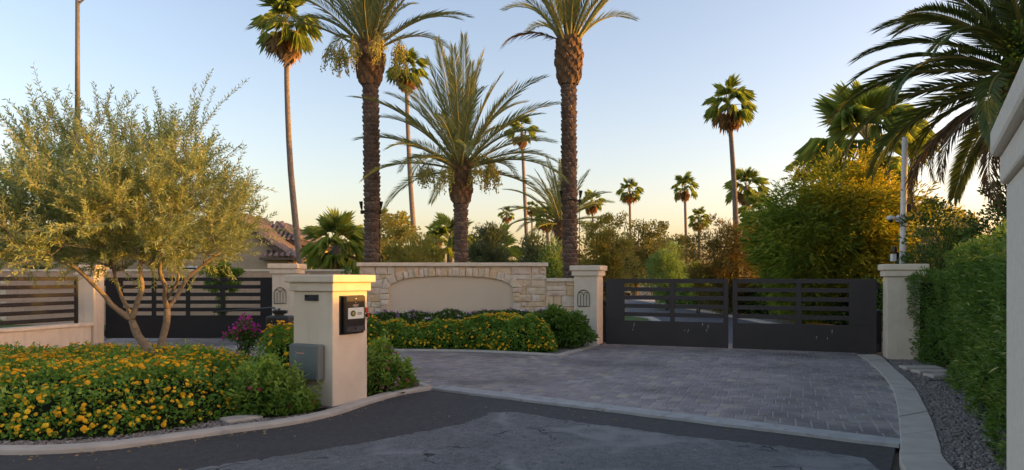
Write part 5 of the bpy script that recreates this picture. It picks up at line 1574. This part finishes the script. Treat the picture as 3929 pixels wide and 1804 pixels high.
def hedge(name, label, line, width, height, n, lw, mat, z0=.0, seed=1, group=None, taper=.0):
    """clipped hedge along a polyline: leafy faces around a filler core coloured as dark as inner shade"""
    line = [Vector((x, y, 0)) for x, y in line]
    b = line[0]
    root = empty(name, (b.x, b.y, z0), label, 'hedge', group)
    seg = [(line[i + 1] - line[i]).length for i in range(len(line) - 1)]; tot = sum(seg)
    cum = np.concatenate([[0], np.cumsum(seg)])
    XS, YS = [p.x for p in line], [p.y for p in line]
    def pt(s):
        x, y_ = np.interp(s, cum, XS), np.interp(s, cum, YS)
        k = np.clip(np.searchsorted(cum, s, side='right') - 1, 0, len(seg) - 1)
        T = np.array([[(line[i + 1] - line[i]).x / seg[i], (line[i + 1] - line[i]).y / seg[i]] for i in range(len(seg))])[k]
        return np.column_stack([x, y_]), T, np.column_stack([-T[:, 1], T[:, 0]])
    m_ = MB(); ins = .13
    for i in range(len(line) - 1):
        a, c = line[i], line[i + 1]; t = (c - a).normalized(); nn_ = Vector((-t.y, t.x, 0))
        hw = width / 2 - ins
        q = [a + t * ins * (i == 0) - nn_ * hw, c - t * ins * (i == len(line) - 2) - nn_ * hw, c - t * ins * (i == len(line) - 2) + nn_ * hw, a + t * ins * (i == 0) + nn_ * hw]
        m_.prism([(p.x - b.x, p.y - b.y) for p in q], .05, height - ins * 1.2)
    m_.build('shade_core', L_inner_shade, root)  # hidden filler boxes, near-black in place of inner shade
    s = R.random(n) * (tot + .1) - .05
    face = R.random(n)
    per = width + 2 * height
    topm = face < width / per
    off = np.where(topm, R.uniform(-.5, .5, n) * width, np.where(R.random(n) < .5, -1, 1) * width / 2)
    zz = np.where(topm, height, R.random(n) ** .9 * height)
    ce, T, Nn = pt(np.clip(s, 0, tot))
    capm = R.random(n) < .08
    off = np.where(capm, R.uniform(-.5, .5, n) * width, off)
    ends_ = np.where(R.random(n) < .5, 0, tot)
    if capm.any():
        ce2, T2, N2 = pt(ends_.astype(float)); ce[capm], T[capm], Nn[capm] = ce2[capm], T2[capm], N2[capm]
        zz = np.where(capm, R.random(n) * height, zz)
    p3 = np.column_stack([ce + Nn * off[:, None], zz])
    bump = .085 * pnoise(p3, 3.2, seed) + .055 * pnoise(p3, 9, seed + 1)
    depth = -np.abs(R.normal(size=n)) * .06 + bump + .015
    nrm = np.zeros((n, 3))
    nrm[:, :2] = Nn * np.sign(off)[:, None]
    nrm[topm & ~capm] = [0, 0, 1]
    sgn = np.where(ends_ == 0, -1, 1)
    nrm[capm, :2] = T[capm] * sgn[capm][:, None]; nrm[capm, 2] = 0
    p3 = p3 + nrm * depth[:, None]
    p3[:, 2] = np.maximum(p3[:, 2], .03)
    d = nrm * .7 + np.array([0, 0, .55]) + R.normal(size=(n, 3)) * .6
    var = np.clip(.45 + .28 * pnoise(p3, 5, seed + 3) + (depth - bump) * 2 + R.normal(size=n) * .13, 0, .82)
    var = np.where(R.random(n) < .012, 1.0, var)
    p3[:, 0] -= b.x; p3[:, 1] -= b.y
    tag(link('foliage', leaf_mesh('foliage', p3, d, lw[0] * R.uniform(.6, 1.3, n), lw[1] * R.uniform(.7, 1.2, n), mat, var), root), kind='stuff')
    return root


hedge('clipped_hedge', 'tall clipped green hedge nearest the camera on the right', [(3.3, -1.5), (3.4, 2.6), (4.72, 5.6), (6.0, 8.0), (7.55, 10.9)], 1.1, 1.98, 76000, (.085, .018), L_hedge, seed=3)
hedge('clipped_hedge', 'lower clipped hedge in front of the right gate pillar', [(7.72, 10.95), (8.2, 13.3)], 1.05, 1.66, 17000, (.08, .018), L_shrub, seed=8)
hedge('clipped_hedge', 'added sun-blocking hedge running on to the right behind the right gate pillar', [(8.35, 14.3), (13.5, 13.6)], .9, 1.7, 9000, (.09, .02), L_hedge, seed=9)  # added to block a streak of low sun across the pavers
hedge('clipped_hedge', 'clipped hedge seen through the slats along the inner road', [(11.6, 17.6), (10.9, 24), (10.3, 33), (10.0, 45)], 1.2, 1.45, 26000, (.16, .06), L_hedge, seed=14)
hedge('clipped_hedge', 'small distant hedge by the yield sign', [(6.2, 64), (11.0, 66)], 1.5, 1.7, 3000, (.3, .14), L_dark, seed=18)

for (x, y_, zc, rz_, ry_, lab) in [(17.5, 12.0, 3.0, 2.9, 1.9, 'unseen bushy tree added for shade beyond the right edge, nearest the near hedge'), (17.5, 17.2, 4.5, 4.4, 1.8, 'tallest unseen bushy tree added for shade beyond the right edge'), (18.0, 15.0, 2.0, 1.8, 1.5, 'lowest unseen bushy tree added for shade beyond the right edge, in the middle')]:  # out of view, added to cast shade over wall, fence and palms
    tree('broad_tree', lab, 'tree', (x, y_, 0), (x, y_, zc), (1.9, ry_, rz_), 120, 80, .5, (.2, .12), L_shrub, trunk_r=.2, group='unseen shade trees added beyond the right edge')
tree('broad_tree', 'unseen high crowned tree added for shade beyond the right edge behind the near hedge', 'tree', (16, 8.9, 0), (16, 8.9, 7.1), (1.8, 2.2, 1.9), 100, 60, .5, (.2, .12), L_shrub, trunk_r=.2, group='unseen shade trees added beyond the right edge')  # out of view, added to shade the upper olive crown

# far mass of trees along the horizon
P = []
for k in range(230):
    x = R.uniform(-75, 75); y_ = R.uniform(78, 120)
    P.append((x, y_, R.uniform(.8, 2.6) + 1.2 * math.sin(x * .21) * math.sin(x * .07 + 1)))
P = np.array(P)
pos, d, var = clump_leaves(P, 60, 1.9, (0, 100, -3), .3)
pos[:, 2] = np.abs(pos[:, 2])
tag(link('distant_trees', leaf_mesh('distant_trees', pos, d, .55, .35, L_fargreen, var)), 'far band of trees along the horizon', 'trees', None, 'stuff')


# ================================================================== POLES, MACHINES AND SMALL THINGS
lp = empty('light_pole', (-15.68, 25, 0), 'tall bronze light pole behind the olive tree', 'street lamp')
m_ = MB(); m_.tube([(0, 0, 0), (0, 0, 7.4)], [.115, .095], 14); m_.build('lower_shaft', M['steel'], lp, smooth=True)
m_ = MB(); m_.tube([(0, 0, 7.36), (0, 0, 7.5)], [.105, .10], 14); m_.build('collar', M['steel'], lp)
m_ = MB(); m_.tube([(0, 0, 7.5), (.0, 0, 11.6)], [.085, .07], 14); m_.build('upper_shaft', M['steel'], lp, smooth=True)
m_ = MB(); m_.tube([(0, 0, 11.45), (.35, 0, 11.75), (1.5, 0, 11.95)], [.04, .035, .03], 8); m_.build('arm', M['steel'], lp)
m_ = MB(); m_.box(1.3, 2.1, -.16, .16, 11.88, 12.02); m_.build('lamp_head', M['steel'], lp, bevel=.03)
m_ = MB(); m_.box(-.25, .25, -.25, .25, -.05, .06); m_.build('base_plate', M['steel'], lp)

wp = empty('camera_pole', (8.08, 14.35, 0), 'white peeling pole with security camera behind right gate pillar', 'pole')
m_ = MB(); m_.tube([(0, 0, 0), (.02, 0, 2.2), (.06, 0, 4.5)], [.065, .063, .058], 14); m_.build('shaft', M['white_paint'], wp, smooth=True)
cz = 2.82
m_ = MB(); m_.box(-.10, -.04, -.06, .04, cz - .07, cz + .07); m_.build('mount_plate', M['white_metal'], wp, bevel=.006)
m_ = MB(); m_.tube([(-.10, -.01, cz), (-.2, -.01, cz + .01)], .035, 8); m_.build('camera_arm', M['white_metal'], wp)
m_ = MB(); m_.tube([(-.2, -.01, cz + .02), (-.30, -.02, cz)], [.045, .05], 10); m_.sphere((-.25, -.02, cz + .01), .075, 12, 8, sq=(1, 1, .7)); hd_ = m_.build('camera_housing', M['white_metal'], wp, smooth=True)
m_ = MB(); m_.sphere((-.25, -.03, cz - .035), .052, 12, 8); m_.build('lens_dome', M['plastic_black'], hd_, smooth=True)
for zz in (cz - .05, cz + .05):
    m_ = MB(); m_.tube([(.03 + .075 * math.cos(q), .075 * math.sin(q), zz) for q in np.linspace(0, 6.2832, 17)], .006, 4); m_.build('band_clamp', M['silver'], wp)
m_ = MB(); m_.box(.10, .17, -.05, .05, cz + .14, cz + .3); m_.build('junction_box', M['plastic_grey'], wp, bevel=.006)

bl = empty('sensor_post', (7.86, 14.15, 0), 'short black post with grey sensor box left of the white pole', 'post')
m_ = MB(); m_.box(-.03, .03, -.03, .03, 0, 2.12); m_.build('post', M['black_metal'], bl, bevel=.004)
m_ = MB(); m_.box(-.12, -.033, -.05, .03, 1.93, 2.08); m_.build('sensor_box', M['white_metal'], bl, bevel=.006)
m_ = MB(); m_.tube([(-.05, 0, 2.12), (-.05, 0, 2.23)], .05, 12); m_.build('sensor_head', M['plastic_black'], bl, bevel=.008)

def operator(label, loc, rz, arm=None):
    root = empty('gate_operator', loc, label, 'gate motor', None, rz)
    m_ = MB(); m_.box(-.21, .21, -.17, .17, 0, .92); m_.build('housing', M['plastic_grey'], root, bevel=.04, seg=3)
    m_ = MB(); m_.box(-.175, .0, -.176, -.168, .60, .87); pn = m_.build('front_panel', M['plastic_black'], root, bevel=.003)
    m_ = MB(); m_.box(-.115, -.07, -.1785, -.1765, .745, .785); m_.build('brand_mark', M['screen_gold'], pn)
    m_ = MB(); m_.sphere((-.093, -.177, .83), .009, 8, 5); m_.build('status_light', M['pale_ink'], pn)
    m_ = MB(); m_.tube([(-.02, 0, .92), (-.02, 0, .955)], .085, 14); m_.build('hub', M['plastic_black'], root)
    m_ = MB(); m_.box(-.13, .12, -.055, .055, .955, 1.02); m_.build('crank', M['plastic_black'], root, bevel=.02, seg=3)
    m_ = MB(); m_.tube([(-.02, 0, 1.02), (-.02, 0, 1.05)], .022, 8); m_.build('bolt', M['plastic_black'], root)
    m_ = MB(); m_.box(-.28, .28, -.24, .24, -.03, .03); m_.build('pad', M['concrete'], root)
    if arm:
        m_ = MB(); m_.tube([(-.02, 0, .985)] + arm, .02, 8); m_.build('drive_arm', M['black_metal'], root)
    return root
operator('dark grey gate motor beside the magenta flowers', (-4.13, 12.35, 0), 0, [(-.9, 2.2, .97), (-1.0, 2.6, .95), (-3.3, 4.9, .74)])
operator('dark gate motor tucked behind the right gate pillar', (7.62, 14.75, 0), GRZ_P)
operator('dark gate motor behind the pillar beside the stone wall', (2.28, 16.95, 0), GRZ_P)

for k, (x, y_, lab) in enumerate([(7.0, 11.86, 'concrete stepping slab farthest from camera by the hedge'), (6.92, 11.36, 'middle concrete stepping slab in the gravel by the hedge'), (6.85, 10.9, 'concrete stepping slab nearest the camera in the gravel')]):
    m_ = MB(); m_.box(-.3, .3, -.15, .15, 0, .06)
    o = m_.build('stepping_slab', M['concrete'], None, (x, y_, .02), -.12 + .04 * k, bevel=.012)
    tag(o, lab, 'paving slab', 'stepping slabs in the gravel')
sp = empty('garden_spotlight', (6.72, 10.45, .03), 'small black garden spotlight in the gravel beside the slabs', 'garden light')
m_ = MB(); m_.tube([(0, 0, -.05), (0, 0, .12)], .012, 8); m_.build('stake', M['black_metal'], sp)
m_ = MB(); m_.tube([(-.03, .03, .10), (.0, 0, .16), (.05, -.05, .25)], [.025, .045, .05], 12); m_.build('lamp_head', M['black_metal'], sp)
m_ = MB(); m_.tube([(0, 0, .02), (-.25, .05, .015), (-.45, -.02, .015)], .006, 5); m_.build('cable', M['black_metal'], sp)
m_ = MB(); m_.box(-.2, .2, -.12, .12, 0, .04)
tag(m_.build('utility_lid', M['concrete'], None, (-2.98, 7.62, .03), .75, bevel=.012), 'flat utility lid at the front edge of flower island', 'paving slab')  # utility lid, modelled as a plain concrete plate

# far things beyond the gate
ys = empty('yield_sign', (12.53, 62, 0), 'red and white yield sign far inside the gate', 'road sign')
m_ = MB(); m_.tube([(0, 0, 0), (0, 0, 1.05)], .025, 8); m_.build('post', M['silver'], ys)
m_ = MB(); m_.add([(-.21, -.03, 1.17), (0, -.03, .79), (.21, -.03, 1.17), (-.21, -.02, 1.17), (0, -.02, .79), (.21, -.02, 1.17)], [(0, 1, 2), (5, 4, 3), (0, 3, 4, 1), (1, 4, 5, 2), (2, 5, 3, 0)]); fc = m_.build('face', M['red'], ys)
m_ = MB(); m_.add([(-.12, -.033, 1.12), (0, -.033, .90), (.12, -.033, 1.12)], [(0, 1, 2)]); m_.build('white_centre', M['white_metal'], fc)
for (u, v, w, h, lab) in [(2530, 1099, .26, .2, 'small white notice board right of the yield sign'), (2443, 1120, .34, .15, 'low white board left of the yield sign')]:
    p = at(u, v, 62)
    nb = empty('notice_board', (p[0], 62, 0), lab, 'sign')
    m_ = MB(); m_.tube([(0, 0, 0), (0, 0, p[2])], .02, 6); m_.build('post', M['silver'], nb)
    m_ = MB(); m_.box(-w / 2, w / 2, -.04, -.02, p[2] - h / 2, p[2] + h / 2); m_.build('board', M['white_metal'], nb, bevel=.005)


def car(label, loc, rz, L=4.2, Wd=1.75, Hb=.75, Ht=1.45, name='parked_car'):
    root = empty(name, loc, label, 'car', None, rz)
    prof = [(-L / 2, .28), (-L / 2, .62), (-L * .44, Hb), (-L * .22, Hb + .06), (L * .36, Hb + .06), (L * .48, Hb), (L / 2, .60), (L / 2, .28)]
    m_ = MB(); n_ = len(prof)
    m_.add([(x, -Wd / 2, z) for x, z in prof] + [(x, Wd / 2, z) for x, z in prof], [tuple(range(n_)), tuple(range(2 * n_ - 1, n_ - 1, -1))] + [(i, n_ + i, n_ + (i + 1) % n_, (i + 1) % n_) for i in range(n_)])
    m_.build('body', M['white_metal'], root, bevel=.06, seg=3)
    cab = [(-L * .22, Hb + .05), (-L * .09, Ht), (L * .24, Ht), (L * .38, Hb + .05)]
    ins = .12
    m_ = MB(); m_.add([(x, -Wd / 2 + .04 + (ins if z > Hb + .2 else 0), z) for x, z in cab] + [(x, Wd / 2 - .04 - (ins if z > Hb + .2 else 0), z) for x, z in cab], [(0, 1, 2, 3), (7, 6, 5, 4), (0, 4, 5, 1), (1, 5, 6, 2), (2, 6, 7, 3)])
    m_.build('cabin_glass', M['glass'], root, bevel=.03)
    m_ = MB(); m_.box(-L * .09, L * .24, -Wd / 2 + .17, Wd / 2 - .17, Ht, Ht + .05); m_.build('roof', M['white_metal'], root, bevel=.03)
    for sx in (-1, 1):
        for sy in (-1, 1):
            m_ = MB(); m_.tube([(sx * L * .31, sy * (Wd / 2 - .2), .32), (sx * L * .31, sy * (Wd / 2 + .01), .32)], .32, 18); wh = m_.build('wheel', M['plastic_black'], root)
            m_ = MB(); m_.tube([(sx * L * .31, sy * (Wd / 2 + .008), .32), (sx * L * .31, sy * (Wd / 2 + .02), .32)], .2, 14); m_.build('rim', M['silver'], wh)
    for sy in (-1, 1):
        m_ = MB(); m_.sphere((-L / 2 + .03, sy * Wd * .36, .6), .09, 8, 6, sq=(.5, 1.3, .7)); m_.build('headlight', M['glass_bead'], root)
    return root
car('white car parked far beyond the yield sign', (14.6, 63.5, 0), math.radians(12))
car('white utility van at the far left of the gate opening', (9.6, 62.5, 0), math.radians(85), 4.4, 1.8, 1.0, 1.75, 'parked_van')

# scattered litter: dry leaves and pebbles on street, kerb and pavers
q = np.vstack([np.column_stack([R.uniform(-4.5, 3.2, 90), R.uniform(5.5, 9, 90)]), np.column_stack([R.uniform(-1, 6, 60), R.uniform(8, 14, 60)])])
lin = np.array(ISL_OUT); kk = R.integers(20, len(lin) - 1, 160)
q = np.vstack([q, lin[kk] + np.column_stack([R.normal(size=160) * .06, -np.abs(R.normal(size=160)) * .16])])
okq = ~in_poly(q, ISL) ; q = q[okq]
n = len(q)
pz = np.where(in_poly(q, DRV), .042, .010)
a = R.uniform(0, 6.283, n)
tag(link('leaf_litter', leaf_mesh('leaf_litter', np.column_stack([q, pz]), np.column_stack([np.cos(a), np.sin(a), np.full(n, .12)]), R.uniform(.015, .05, n), R.uniform(.008, .02, n), L_straw, fold=.1, curl=.05)), 'dry leaves and crumbs scattered over street and pavers', 'litter', None, 'stuff')
